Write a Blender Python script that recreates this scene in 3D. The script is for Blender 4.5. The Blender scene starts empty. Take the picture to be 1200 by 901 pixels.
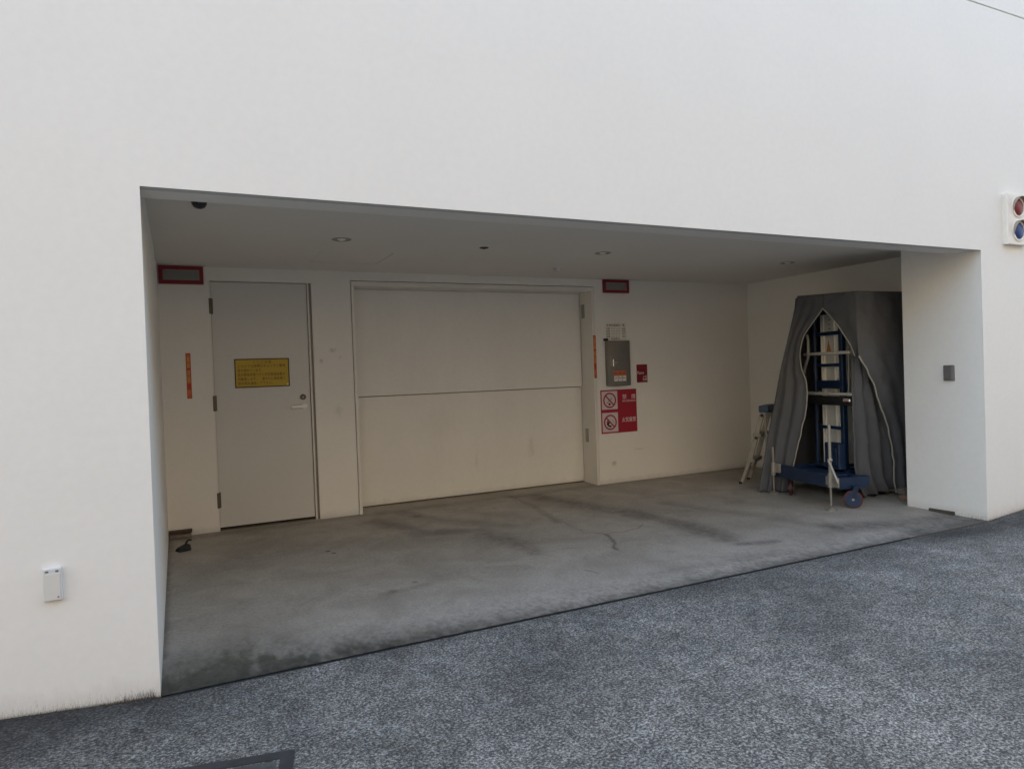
import bpy, bmesh, math, random
import numpy as np
from mathutils import Vector, Matrix
random.seed(7)
rng = np.random.default_rng(7)
scene = bpy.context.scene
COL = scene.collection
R = math.radians

# ------------------------------------------------------------------ camera
cam_d = bpy.data.cameras.new('camera'); cam = bpy.data.objects.new('camera', cam_d); COL.objects.link(cam)
scene.camera = cam
yaw, pitch, roll, FPX = 0.451912, -0.016604, -0.036018, 805.388
f = Vector((math.sin(yaw)*math.cos(pitch), math.cos(yaw)*math.cos(pitch), math.sin(pitch)))
r0 = Vector((math.cos(yaw), -math.sin(yaw), 0)); u0 = r0.cross(f)
r = math.cos(roll)*r0 + math.sin(roll)*u0
u = -math.sin(roll)*r0 + math.cos(roll)*u0
cam.matrix_world = Matrix(((r.x, u.x, -f.x, 0.139), (r.y, u.y, -f.y, -3.8533), (r.z, u.z, -f.z, 1.55), (0, 0, 0, 1)))
cam_d.sensor_width = 36; cam_d.lens = FPX/1200*36; cam_d.clip_start = 0.05; cam_d.clip_end = 2000

# ------------------------------------------------------------------ light
SUN_EL, SUN_AZ = R(38), R(-28)          # azimuth from +Y (behind the building) towards +X
world = bpy.data.worlds.new('World'); scene.world = world; world.use_nodes = True
wn = world.node_tree.nodes; wl = world.node_tree.links
bg = wn['Background']; sky = wn.new('ShaderNodeTexSky'); sky.sky_type = 'NISHITA'
sky.sun_disc = False; sky.sun_elevation = SUN_EL; sky.sun_rotation = SUN_AZ
sky.air_density = 1.0; sky.dust_density = 2.5; sky.ozone_density = 1.0
wl.new(sky.outputs[0], bg.inputs[0]); bg.inputs[1].default_value = 0.12
sun_d = bpy.data.lights.new('sun', 'SUN'); sun = bpy.data.objects.new('sun', sun_d); COL.objects.link(sun)
sun_d.energy = 4.0; sun_d.angle = R(0.53); sun_d.color = (1.0, 0.94, 0.86)
sdir = Vector((math.sin(SUN_AZ)*math.cos(SUN_EL), math.cos(SUN_AZ)*math.cos(SUN_EL), math.sin(SUN_EL)))
sun.rotation_euler = sdir.to_track_quat('Z', 'Y').to_euler()
vs = scene.view_settings
vs.view_transform = 'Standard'; vs.look = 'None'; vs.gamma = 1; vs.exposure = 2.88
vs.use_curve_mapping = False
vs.use_white_balance = True; vs.white_balance_temperature = 7900; vs.white_balance_tint = 5
scene.render.resolution_x = 1024; scene.render.resolution_y = 768
scene.render.engine = 'CYCLES'
scene.cycles.max_bounces = 12; scene.cycles.diffuse_bounces = 8

# ------------------------------------------------------------------ dimensions (metres)
W, ZS, DS, DP, D, ZC, XR = 6.921, 2.545, 0.271, 0.792, 3.516, 2.698, 7.499
SL = 0.0917/D
def fz(y): return max(0.0, y)*SL

# ------------------------------------------------------------------ materials
def nd(nt, kind, **kw):
    n = nt.nodes.new(kind)
    for k, v in kw.items():
        if k in n.inputs: n.inputs[k].default_value = v
        else: setattr(n, k, v)
    return n
def mat(name, col, rough=0.6, metal=0.0, var=0.0, vscale=3.0, bump=0.0, bscale=200.0, grain=0.0, gscale=60.0, coat=0.0, spec=0.5, streak=None):
    m = bpy.data.materials.new(name); m.use_nodes = True; nt = m.node_tree; L = nt.links
    b = nt.nodes['Principled BSDF']
    b.inputs['Roughness'].default_value = rough; b.inputs['Metallic'].default_value = metal
    b.inputs['Specular IOR Level'].default_value = spec
    b.inputs['Coat Weight'].default_value = coat
    b.inputs['Base Color'].default_value = (*col, 1)
    geo = nd(nt, 'ShaderNodeNewGeometry'); out = None
    if var or grain:
        n1 = nd(nt, 'ShaderNodeTexNoise', Scale=vscale, Detail=6.0, Roughness=0.6); L.new(geo.outputs['Position'], n1.inputs['Vector'])
        if streak:
            mp = nd(nt, 'ShaderNodeMapping'); mp.inputs['Scale'].default_value = streak
            L.new(geo.outputs['Position'], mp.inputs['Vector']); L.new(mp.outputs[0], n1.inputs['Vector'])
        mr = nd(nt, 'ShaderNodeMapRange'); mr.inputs[1].default_value = 0.25; mr.inputs[2].default_value = 0.75
        mr.inputs[3].default_value = 1-var; mr.inputs[4].default_value = 1+var
        L.new(n1.outputs['Fac'], mr.inputs[0]); out = mr.outputs[0]
        if grain:
            n2 = nd(nt, 'ShaderNodeTexNoise', Scale=gscale, Detail=3.0); L.new(geo.outputs['Position'], n2.inputs['Vector'])
            m2 = nd(nt, 'ShaderNodeMapRange'); m2.inputs[1].default_value = 0.3; m2.inputs[2].default_value = 0.7
            m2.inputs[3].default_value = 1-grain; m2.inputs[4].default_value = 1+grain
            L.new(n2.outputs['Fac'], m2.inputs[0])
            mm = nd(nt, 'ShaderNodeMath', operation='MULTIPLY'); L.new(out, mm.inputs[0]); L.new(m2.outputs[0], mm.inputs[1]); out = mm.outputs[0]
        vm = nd(nt, 'ShaderNodeVectorMath', operation='SCALE'); vm.inputs[0].default_value = col
        L.new(out, vm.inputs['Scale']); L.new(vm.outputs[0], b.inputs['Base Color'])
    if bump:
        n3 = nd(nt, 'ShaderNodeTexNoise', Scale=bscale, Detail=4.0); L.new(geo.outputs['Position'], n3.inputs['Vector'])
        bp = nd(nt, 'ShaderNodeBump', Strength=bump, Distance=0.002); L.new(n3.outputs['Fac'], bp.inputs['Height']); L.new(bp.outputs[0], b.inputs['Normal'])
    return m

def add_wear(m, kind):
    """dirt with a shape of its own, driven by the place on the building"""
    nt = m.node_tree; L = nt.links; b = nt.nodes['Principled BSDF']
    geo = nd(nt, 'ShaderNodeNewGeometry'); sp = nd(nt, 'ShaderNodeSeparateXYZ'); L.new(geo.outputs['Position'], sp.inputs[0])
    def mth(op, a, bb=None, clamp=False):
        n = nd(nt, 'ShaderNodeMath', operation=op); n.use_clamp = clamp
        for i, v in enumerate((a, bb)):
            if v is None: continue
            if isinstance(v, (int, float)): n.inputs[i].default_value = v
            else: L.new(v, n.inputs[i])
        return n.outputs[0]
    def noise(scale, sc3, detail=5, rough=0.6):
        mp = nd(nt, 'ShaderNodeMapping'); mp.inputs['Scale'].default_value = sc3; L.new(geo.outputs['Position'], mp.inputs[0])
        n = nd(nt, 'ShaderNodeTexNoise', Scale=scale, Detail=float(detail), Roughness=rough); L.new(mp.outputs[0], n.inputs['Vector']); return n.outputs['Fac']
    src = b.inputs['Base Color'].links[0].from_socket
    def mix(fac, col):
        nonlocal src
        mx = nd(nt, 'ShaderNodeMix', data_type='RGBA'); L.new(fac, mx.inputs[0]); L.new(src, mx.inputs[6]); mx.inputs[7].default_value = (*col, 1); src = mx.outputs[2]
    X, Y, Z = sp.outputs
    if kind == 'facade':
        # splash dirt where the wall meets the ground: h = z above the sloping ground
        gl = mth('MULTIPLY', mth('MAXIMUM', mth('MULTIPLY', X, -1.0), 0.0), 0.078)
        gr = mth('MULTIPLY', mth('MAXIMUM', mth('SUBTRACT', X, 6.92), 0.0), 0.066)
        h = mth('SUBTRACT', mth('SUBTRACT', Z, gl), gr)
        reach = mth('MULTIPLY', mth('POWER', noise(1.0, (75, 1, 3), 6, 0.8), 4.0), 0.55)
        near = mth('SUBTRACT', 1.0, mth('DIVIDE', h, mth('ADD', reach, 0.004)), True)
        br = mth('MULTIPLY', mth('SUBTRACT', noise(1.0, (330, 60, 40), 4), 0.42), 6.0, True)
        mix(mth('MULTIPLY', mth('MULTIPLY', near, br), 0.72), (0.13, 0.10, 0.075))
        soft = mth('SUBTRACT', 1.0, mth('DIVIDE', h, mth('MULTIPLY', noise(1.0, (14, 1, 6), 6, 0.7), 0.24)), True)
        mix(mth('MULTIPLY', mth('MULTIPLY', soft, noise(1.0, (90, 60, 90), 4)), 0.55), (0.34, 0.29, 0.235))
        low = mth('SUBTRACT', 1.0, mth('DIVIDE', h, 0.012), True)
        mix(mth('MULTIPLY', low, 0.6), (0.10, 0.085, 0.06))
    if kind == 'inner':
        # scuffs on the back wall and grime at its foot
        h = mth('SUBTRACT', Z, mth('MULTIPLY', Y, SL))
        low = mth('SUBTRACT', 1.0, mth('DIVIDE', h, mth('MULTIPLY', noise(1.0, (9, 9, 9)), 0.14)), True)
        mix(mth('MULTIPLY', low, 0.28), (0.20, 0.165, 0.125))
        for (sx, sz, rx, rz, a) in ((5.137, 0.345, 0.05, 0.045, 0.5), (5.53, 0.50, 0.10, 0.016, 0.3), (1.62, 1.86, 0.05, 0.03, 0.35), (1.50, 1.75, 0.03, 0.03, 0.4),
                                    (1.70, 1.78, 0.015, 0.015, 0.5), (1.66, 1.22, 0.05, 0.08, 0.2), (4.10, 0.62, 0.06, 0.15, 0.2), (3.35, 0.5, 0.03, 0.12, 0.14), (2.9, 1.0, 0.25, 0.25, 0.05)):
            dx = mth('DIVIDE', mth('SUBTRACT', X, sx), rx); dz = mth('DIVIDE', mth('SUBTRACT', Z, sz), rz)
            rr = mth('SQRT', mth('ADD', mth('MULTIPLY', dx, dx), mth('MULTIPLY', dz, dz)))
            rr = mth('ADD', rr, mth('MULTIPLY', mth('SUBTRACT', noise(1.0, (35, 35, 35)), 0.5), 2.2))
            mix(mth('MULTIPLY', mth('SUBTRACT', 1.0, rr, True), a), (0.17, 0.145, 0.12))
    L.new(src, b.inputs['Base Color'])
    return m

M = {}
M['facade'] = add_wear(mat('facade_paint', (0.80, 0.79, 0.765), 0.75, var=0.017, vscale=1.3, grain=0.014, gscale=22, bump=0.15, bscale=260), 'facade')
M['inner'] = add_wear(mat('inner_wall_paint', (0.775, 0.765, 0.735), 0.7, var=0.03, vscale=1.4, grain=0.012, gscale=40, bump=0.1, bscale=220), 'inner')
M['panel'] = add_wear(mat('panel_paint', (0.78, 0.77, 0.74), 0.6, var=0.045, vscale=1.2, grain=0.015, gscale=25, bump=0.05, bscale=120, streak=(1.5, 1, 0.5)), 'inner')
M['ceiling'] = mat('ceiling_paint', (0.74, 0.725, 0.69), 0.8, var=0.02, vscale=1.5, bump=0.1, bscale=300)
M['soffit'] = mat('soffit_paint', (0.66, 0.65, 0.63), 0.8, var=0.02, vscale=1.5)
M['sealant'] = mat('joint_sealant', (0.46, 0.45, 0.43), 0.7, var=0.05)
M['strip_paint'] = mat('drip_strip_paint', (0.60, 0.60, 0.59), 0.6, var=0.03)
M['door'] = mat('door_paint', (0.61, 0.61, 0.595), 0.45, var=0.02, vscale=1.6, grain=0.01, gscale=30, bump=0.03, bscale=90)
M['casing'] = mat('casing_paint', (0.73, 0.71, 0.665), 0.5, var=0.02)
M['dark_frame'] = mat('dark_frame', (0.27, 0.245, 0.21), 0.5, var=0.05)
M['black'] = mat('black_rubber', (0.012, 0.012, 0.012), 0.7, var=0.1)
M['gap'] = mat('dark_gap', (0.02, 0.02, 0.022), 0.9, var=0.2)
M['steel'] = mat('brushed_steel', (0.24, 0.23, 0.21), 0.36, 0.85, var=0.06, vscale=4, grain=0.05, gscale=40, streak=(60, 60, 1))
M['zinc'] = mat('zinc_plate', (0.36, 0.345, 0.31), 0.5, 0.6, var=0.15, vscale=30)
M['bronze'] = mat('dull_hinge_metal', (0.13, 0.115, 0.09), 0.45, 0.6, var=0.1, vscale=20)
M['rail_metal'] = mat('rail_metal', (0.62, 0.60, 0.55), 0.45, 0.3, var=0.15, vscale=20)
M['chrome'] = mat('polished_metal', (0.75, 0.74, 0.72), 0.18, 0.9, var=0.02)
M['lever'] = mat('satin_lever', (0.88, 0.87, 0.85), 0.4, 0.0, var=0.02)
M['alu'] = mat('mast_aluminium', (0.88, 0.85, 0.78), 0.38, 0.2, var=0.08, vscale=5, streak=(4, 4, .6))
M['alu_dull'] = mat('ladder_aluminium', (0.33, 0.305, 0.26), 0.5, 0.3, var=0.18, vscale=12)
M['blue'] = mat('blue_paint', (0.003, 0.021, 0.060), 0.5, var=0.22, vscale=9, grain=0.08, gscale=60)
M['blue_cap'] = mat('blue_plastic', (0.03, 0.07, 0.125), 0.5, var=0.1)
M['red_tyre'] = mat('reddish_tyre', (0.085, 0.026, 0.026), 0.6, var=0.15, vscale=20)
M['blue_wheel'] = mat('blue_wheel', (0.008, 0.032, 0.085), 0.5, var=0.2, vscale=25)
M['cloth'] = mat('grey_cover_cloth', (0.096, 0.099, 0.106), 0.85, var=0.12, vscale=4, grain=0.08, gscale=180, bump=0.5, bscale=140, streak=(1, 1, .4))
M['zip'] = mat('zip_tape', (0.38, 0.36, 0.31), 0.7, var=0.12, vscale=40)
M['red'] = mat('sign_red', (0.36, 0.012, 0.035), 0.45, var=0.04)
M['red_dark'] = mat('frame_red', (0.22, 0.006, 0.018), 0.5, var=0.06)
M['sign_white'] = mat('sign_white', (0.62, 0.54, 0.56), 0.5, var=0.04)
M['letter_white'] = mat('letter_white', (0.72, 0.66, 0.66), 0.5, var=0.02)
M['plate_white'] = mat('plate_white', (0.74, 0.72, 0.67), 0.45, var=0.03)
M['ink'] = mat('dark_ink', (0.02, 0.018, 0.018), 0.6, var=0.05)
M['ink_brown'] = mat('brown_ink', (0.055, 0.03, 0.008), 0.6, var=0.05)
M['yellow'] = mat('sign_yellow', (0.50, 0.33, 0.028), 0.5, var=0.07, vscale=8)
M['orange'] = mat('sticker_orange', (0.60, 0.15, 0.05), 0.5, var=0.04)
M['strip_yellow'] = mat('strip_yellow', (0.60, 0.26, 0.08), 0.5, var=0.05)
M['strip_red'] = mat('strip_red', (0.50, 0.05, 0.02), 0.5, var=0.06)
M['panel_grey'] = mat('grey_lens_panel', (0.20, 0.21, 0.21), 0.3, var=0.05)
M['white_plastic'] = mat('white_plastic', (0.66, 0.67, 0.69), 0.4, var=0.02)
M['cream_plastic'] = mat('cream_plastic', (0.66, 0.65, 0.62), 0.5, var=0.02)
M['grey_plastic'] = mat('grey_plastic', (0.13, 0.125, 0.125), 0.35, var=0.04, spec=0.6)
M['signal_box'] = mat('signal_box_paint', (0.78, 0.75, 0.70), 0.5, var=0.04, vscale=8)
M['visor'] = mat('hood_shade_border_beige', (0.30, 0.26, 0.205), 0.6, var=0.08, vscale=12)  # shade on the lamp hoods put into this beige; also colours panel borders
M['lens_red'] = mat('red_lens', (0.17, 0.003, 0.010), 0.5, var=0.1, vscale=30)
M['lens_blue'] = mat('blue_lens', (0.003, 0.035, 0.17), 0.5, var=0.1, vscale=30)
M['wood'] = mat('weathered_wood', (0.075, 0.05, 0.035), 0.85, var=0.35, vscale=14, streak=(1, 6, 6), bump=0.4, bscale=60)
M['wood_grey'] = mat('grey_wood', (0.07, 0.06, 0.048), 0.85, var=0.3, vscale=14, bump=0.4, bscale=60)
M['block'] = mat('mortar_block', (0.17, 0.145, 0.12), 0.9, var=0.4, vscale=22, bump=0.5, bscale=70)
M['brick'] = mat('reddish_brick', (0.20, 0.12, 0.085), 0.9, var=0.3, vscale=20, bump=0.5, bscale=70)
M['iron'] = mat('cast_iron', (0.045, 0.048, 0.052), 0.6, 0.3, var=0.25, vscale=20, bump=0.4, bscale=120)
M['plate_iron'] = mat('worn_iron_plate', (0.09, 0.093, 0.098), 0.55, 0.3, var=0.35, vscale=14, grain=0.2, gscale=90, bump=0.4, bscale=120)
M['dry'] = mat('dry_weed', (0.075, 0.055, 0.035), 0.9, var=0.3, vscale=50)
M['soil'] = mat('soil', (0.06, 0.045, 0.03), 0.95, var=0.3, vscale=40, bump=0.5, bscale=150)
M['reflector'] = mat('lamp_reflector', (0.8, 0.79, 0.76), 0.15, 0.9, var=0.02)
M['glass_dark'] = mat('dome_glass', (0.01, 0.01, 0.012), 0.08, spec=0.7)

def concrete():
    m = bpy.data.materials.new('floor_concrete'); m.use_nodes = True; nt = m.node_tree; L = nt.links; b = nt.nodes['Principled BSDF']
    geo = nd(nt, 'ShaderNodeNewGeometry')
    at = nd(nt, 'ShaderNodeAttribute', attribute_name='tone')
    n1 = nd(nt, 'ShaderNodeTexNoise', Scale=2.2, Detail=8.0, Roughness=0.65, Distortion=0.6); L.new(geo.outputs['Position'], n1.inputs['Vector'])
    n2 = nd(nt, 'ShaderNodeTexNoise', Scale=55.0, Detail=4.0); L.new(geo.outputs['Position'], n2.inputs['Vector'])
    cr = nd(nt, 'ShaderNodeValToRGB'); L.new(n1.outputs['Fac'], cr.inputs[0])
    cr.color_ramp.elements[0].position = 0.25; cr.color_ramp.elements[0].color = (0.275, 0.25, 0.212, 1)
    cr.color_ramp.elements[1].position = 0.70; cr.color_ramp.elements[1].color = (0.41, 0.385, 0.345, 1)
    mr = nd(nt, 'ShaderNodeMapRange'); mr.inputs[1].default_value = .3; mr.inputs[2].default_value = .7; mr.inputs[3].default_value = 0.84; mr.inputs[4].default_value = 1.14
    L.new(n2.outputs['Fac'], mr.inputs[0])
    v = nd(nt, 'ShaderNodeVectorMath', operation='MULTIPLY'); L.new(cr.outputs[0], v.inputs[0]); L.new(at.outputs['Color'], v.inputs[1])
    s = nd(nt, 'ShaderNodeVectorMath', operation='SCALE'); L.new(v.outputs[0], s.inputs[0]); L.new(mr.outputs[0], s.inputs['Scale'])
    L.new(s.outputs[0], b.inputs['Base Color'])
    b.inputs['Roughness'].default_value = 0.62
    rr = nd(nt, 'ShaderNodeMapRange'); rr.inputs[3].default_value = 0.75; rr.inputs[4].default_value = 0.48; L.new(n1.outputs['Fac'], rr.inputs[0]); L.new(rr.outputs[0], b.inputs['Roughness'])
    bp = nd(nt, 'ShaderNodeBump', Strength=0.35, Distance=0.003); L.new(n2.outputs['Fac'], bp.inputs['Height']); L.new(bp.outputs[0], b.inputs['Normal'])
    return m
def asphalt():
    m = bpy.data.materials.new('worn_asphalt'); m.use_nodes = True; nt = m.node_tree; L = nt.links; b = nt.nodes['Principled BSDF']
    geo = nd(nt, 'ShaderNodeNewGeometry')
    at = nd(nt, 'ShaderNodeAttribute', attribute_name='tone')
    vo = nd(nt, 'ShaderNodeTexNoise', Scale=78.0, Detail=5.0, Roughness=0.75); L.new(geo.outputs['Position'], vo.inputs['Vector'])
    n1 = nd(nt, 'ShaderNodeTexNoise', Scale=1.9, Detail=10.0, Roughness=0.72, Distortion=0.5); L.new(geo.outputs['Position'], n1.inputs['Vector'])
    n2 = nd(nt, 'ShaderNodeTexNoise', Scale=26.0, Detail=8.0, Roughness=0.8, Distortion=0.3); L.new(geo.outputs['Position'], n2.inputs['Vector'])
    n4 = nd(nt, 'ShaderNodeTexNoise', Scale=8.0, Detail=6.0, Roughness=0.7); L.new(geo.outputs['Position'], n4.inputs['Vector'])
    def mul(sock, k_):
        q = nd(nt, 'ShaderNodeMath', operation='MULTIPLY'); q.inputs[1].default_value = k_; L.new(sock, q.inputs[0]); return q.outputs[0]
    def addn(p_, q_):
        q = nd(nt, 'ShaderNodeMath', operation='ADD'); L.new(p_, q.inputs[0]); L.new(q_, q.inputs[1]); return q
    ad = addn(addn(mul(vo.outputs['Fac'], 1.0), mul(n2.outputs['Fac'], 0.42)).outputs[0], mul(n4.outputs['Fac'], 0.17))
    cr = nd(nt, 'ShaderNodeValToRGB'); L.new(ad.outputs[0], cr.inputs[0])
    e = cr.color_ramp.elements
    e[0].position = 0.70; e[0].color = (0.034, 0.034, 0.035, 1)
    e[1].position = 0.93; e[1].color = (0.48, 0.475, 0.455, 1)
    k = cr.color_ramp.elements.new(0.80); k.color = (0.145, 0.144, 0.141, 1)
    mr = nd(nt, 'ShaderNodeMapRange'); mr.inputs[1].default_value = .3; mr.inputs[2].default_value = .7; mr.inputs[3].default_value = 0.62; mr.inputs[4].default_value = 1.38
    L.new(n1.outputs['Fac'], mr.inputs[0])
    v = nd(nt, 'ShaderNodeVectorMath', operation='MULTIPLY'); L.new(cr.outputs[0], v.inputs[0]); L.new(at.outputs['Color'], v.inputs[1])
    s = nd(nt, 'ShaderNodeVectorMath', operation='SCALE'); L.new(v.outputs[0], s.inputs[0]); L.new(mr.outputs[0], s.inputs['Scale'])
    L.new(s.outputs[0], b.inputs['Base Color']); b.inputs['Roughness'].default_value = 0.8
    bp = nd(nt, 'ShaderNodeBump', Strength=0.7, Distance=0.006); L.new(ad.outputs[0], bp.inputs['Height']); L.new(bp.outputs[0], b.inputs['Normal'])
    return m
M['sky_blocker_dark'] = mat('sky_blocker_dark', (0.13, 0.11, 0.095), 0.6, var=0.15, vscale=2)
OPP_H = 9.0
M['concrete'] = concrete(); M['asphalt'] = asphalt()
M['earth'] = mat('distant_ground', (0.12, 0.115, 0.10), 0.9, var=0.3, vscale=0.2)

# ------------------------------------------------------------------ helpers
def link(name, me, m, parent=None):
    o = bpy.data.objects.new(name, me); COL.objects.link(o)
    if m is not None: me.materials.append(M[m] if isinstance(m, str) else m)
    if parent is not None: o.parent = parent; o.matrix_parent_inverse = parent.matrix_world.inverted() if False else Matrix.Translation(-parent.location)
    return o
def obj(name, bm, m, parent=None, smooth=False):
    bmesh.ops.recalc_face_normals(bm, faces=bm.faces)
    me = bpy.data.meshes.new(name); bm.to_mesh(me); bm.free()
    if smooth:
        for p in me.polygons: p.use_smooth = True
        try: me.set_sharp_from_angle(angle=R(35))
        except Exception: pass
    return link(name, me, m, parent)
def thing(name, label, cat, loc, group=None):
    o = bpy.data.objects.new(name, None); COL.objects.link(o); o.location = loc; o.empty_display_size = 0.1
    tag(o, label, cat, group); return o
def tag(o, label, cat, group=None):
    o['label'] = label; o['category'] = cat
    if group: o['group'] = group
    return o
def struct(name, o, kind='structure'): o['kind'] = kind; return o
def box(bm, x0, x1, y0, y1, z0, z1, bev=0.0, seg=1, mx=None):
    r_ = bmesh.ops.create_cube(bm, size=1.0)
    vsx = r_['verts']
    for v in vsx:
        v.co = Vector(((x0+x1)/2+v.co.x*(x1-x0), (y0+y1)/2+v.co.y*(y1-y0), (z0+z1)/2+v.co.z*(z1-z0)))
    if bev:
        es = list({e for v in vsx for e in v.link_edges})
        rb = bmesh.ops.bevel(bm, geom=es, offset=bev, segments=seg, profile=0.5, affect='EDGES')
        vsx = list({v for fc in rb['faces'] for v in fc.verts} | {v for v in vsx if v.is_valid})
    if mx is not None:
        for v in vsx: v.co = mx @ v.co
    return bm
def mb(*args, **kw):
    bm = bmesh.new()
    if args: box(bm, *args, **kw)
    return bm
def cyl(bm, p0, p1, r1, r2=None, seg=16, caps=True):
    p0, p1 = Vector(p0), Vector(p1); r2 = r1 if r2 is None else r2
    d = p1-p0; q = d.to_track_quat('Z', 'Y').to_matrix().to_4x4()
    bmesh.ops.create_cone(bm, cap_ends=caps, segments=seg, radius1=r1, radius2=r2, depth=d.length, matrix=Matrix.Translation((p0+p1)/2) @ q)
    return bm
def tube(bm, pts, rad, seg=8):
    pts = [Vector(p) for p in pts]; rings = []
    for i, p in enumerate(pts):
        t = (pts[min(i+1, len(pts)-1)]-pts[max(i-1, 0)]).normalized()
        a = t.cross(Vector((0.3, 0.9, 0.2))).normalized(); c = t.cross(a)
        rings.append([bm.verts.new(p+rad*(math.cos(2*math.pi*k/seg)*a+math.sin(2*math.pi*k/seg)*c)) for k in range(seg)])
    for i in range(len(rings)-1):
        for k in range(seg):
            bm.faces.new((rings[i][k], rings[i][(k+1) % seg], rings[i+1][(k+1) % seg], rings[i+1][k]))
    bm.faces.new(rings[0]); bm.faces.new(rings[-1][::-1]); return bm
def lathe(bm, prof, centre, axis='Z', seg=28, sgn=1):
    """prof: list of (radius, height)"""
    c = Vector(centre); rings = []
    for (rad, h) in prof:
        ring = []
        for k in range(seg):
            a = 2*math.pi*k/seg; x, y = rad*math.cos(a), rad*math.sin(a)
            ring.append(bm.verts.new(c + (Vector((x, y, h)) if axis == 'Z' else Vector((x, h, y)))))
        rings.append(ring)
    for i in range(len(rings)-1):
        for k in range(seg): bm.faces.new((rings[i][k], rings[i][(k+1) % seg], rings[i+1][(k+1) % seg], rings[i+1][k]))
    if prof[0][0] > 1e-5: bm.faces.new(rings[0])
    if prof[-1][0] > 1e-5: bm.faces.new(rings[-1])
    bmesh.ops.remove_doubles(bm, verts=bm.verts, dist=1e-5)
    return bm
def prism_xz(poly, y0, y1):
    bm = bmesh.new()
    a = [bm.verts.new((x, y0, z)) for x, z in poly]; b = [bm.verts.new((x, y1, z)) for x, z in poly]
    bm.faces.new(a); bm.faces.new(b[::-1]); n = len(poly)
    for i in range(n): bm.faces.new((a[i], a[(i+1) % n], b[(i+1) % n], b[i]))
    return bm
def bevel_where(bm, test, off, seg=3):
    es = [e for e in bm.edges if test(e.verts[0].co, e.verts[1].co)]
    bmesh.ops.bevel(bm, geom=es, offset=off, segments=seg, profile=0.5, affect='EDGES')
def text(name, body, size, x, y, z, m, parent, align='CENTER', width=None, vertical=False):
    """flat print standing on a plane that faces -Y; x, z is the middle (or left) of the line"""
    cu = bpy.data.curves.new(name, 'FONT'); cu.body = '\n'.join(body) if vertical else body
    cu.size = size; cu.align_x = align; cu.align_y = 'CENTER'; cu.extrude = 0.0004; cu.resolution_u = 2
    if vertical: cu.space_line = 0.95
    o = bpy.data.objects.new(name, cu); COL.objects.link(o)
    dg = bpy.context.evaluated_depsgraph_get(); me = bpy.data.meshes.new_from_object(o.evaluated_get(dg)); bpy.data.objects.remove(o)
    n = len(me.vertices); co = np.empty(n*3); me.vertices.foreach_get('co', co); co = co.reshape(-1, 3)
    if width:
        w = co[:, 0].max()-co[:, 0].min(); co[:, 0] *= width/w
    out = np.empty_like(co); out[:, 0] = x+co[:, 0]; out[:, 1] = y-co[:, 2]; out[:, 2] = z+co[:, 1]
    me.vertices.foreach_set('co', out.ravel()); me.materials.clear(); me.name = name
    return link(name, me, m, parent)

# ------------------------------------------------------------------ ground, asphalt and recess floor
def fbm(x, y, seed=0, octv=5, base=1.0):
    rs = np.random.default_rng(seed); out = np.zeros_like(x); amp = 1.0; tot = 0
    for o in range(octv):
        fr = base*2**o
        g = rs.random((64, 64)); xi = x*fr+rs.random()*50; yi = y*fr+rs.random()*50
        x0 = np.floor(xi).astype(int); y0 = np.floor(yi).astype(int); tx = xi-x0; ty = yi-y0
        tx = tx*tx*(3-2*tx); ty = ty*ty*(3-2*ty)
        a = g[x0 % 64, y0 % 64]; b = g[(x0+1) % 64, y0 % 64]; c = g[x0 % 64, (y0+1) % 64]; d = g[(x0+1) % 64, (y0+1) % 64]
        out += amp*((a*(1-tx)+b*tx)*(1-ty)+(c*(1-tx)+d*tx)*ty); tot += amp; amp *= 0.55
    return out/tot
def seg_dist(X, Y, pts):
    d = np.full(X.shape, 1e9)
    for (ax, ay), (bx, by) in zip(pts[:-1], pts[1:]):
        vx, vy = bx-ax, by-ay; L2 = vx*vx+vy*vy
        t = np.clip(((X-ax)*vx+(Y-ay)*vy)/L2, 0, 1)
        d = np.minimum(d, np.hypot(X-ax-t*vx, Y-ay-t*vy))
    return d
def grid_mesh(name, xs, ys, zf, tonef, m):
    X, Y = np.meshgrid(xs, ys); Z = zf(X, Y); T = tonef(X, Y)
    nx, ny = len(xs), len(ys); co = np.stack([X, Y, Z], -1).reshape(-1, 3)
    i = np.arange((ny-1)*(nx-1)); rr, cc = i//(nx-1), i % (nx-1); v = rr*nx+cc
    F = np.stack([v, v+1, v+nx+1, v+nx], -1)
    me = bpy.data.meshes.new(name); me.vertices.add(len(co)); me.vertices.foreach_set('co', co.ravel())
    me.loops.add(F.size); me.loops.foreach_set('vertex_index', F.ravel()); me.polygons.add(len(F))
    me.polygons.foreach_set('loop_start', np.arange(0, F.size, 4)); me.update(calc_edges=True)
    at = me.color_attributes.new('tone', 'FLOAT_COLOR', 'POINT')
    rgba = np.ones((len(co), 4)); rgba[:, :3] = T.reshape(-1, 3); at.data.foreach_set('color', rgba.ravel())
    for p in (): pass
    me.polygons.foreach_set('use_smooth', np.ones(len(F), dtype=bool))
    return struct(name, link(name, me, m))

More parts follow.
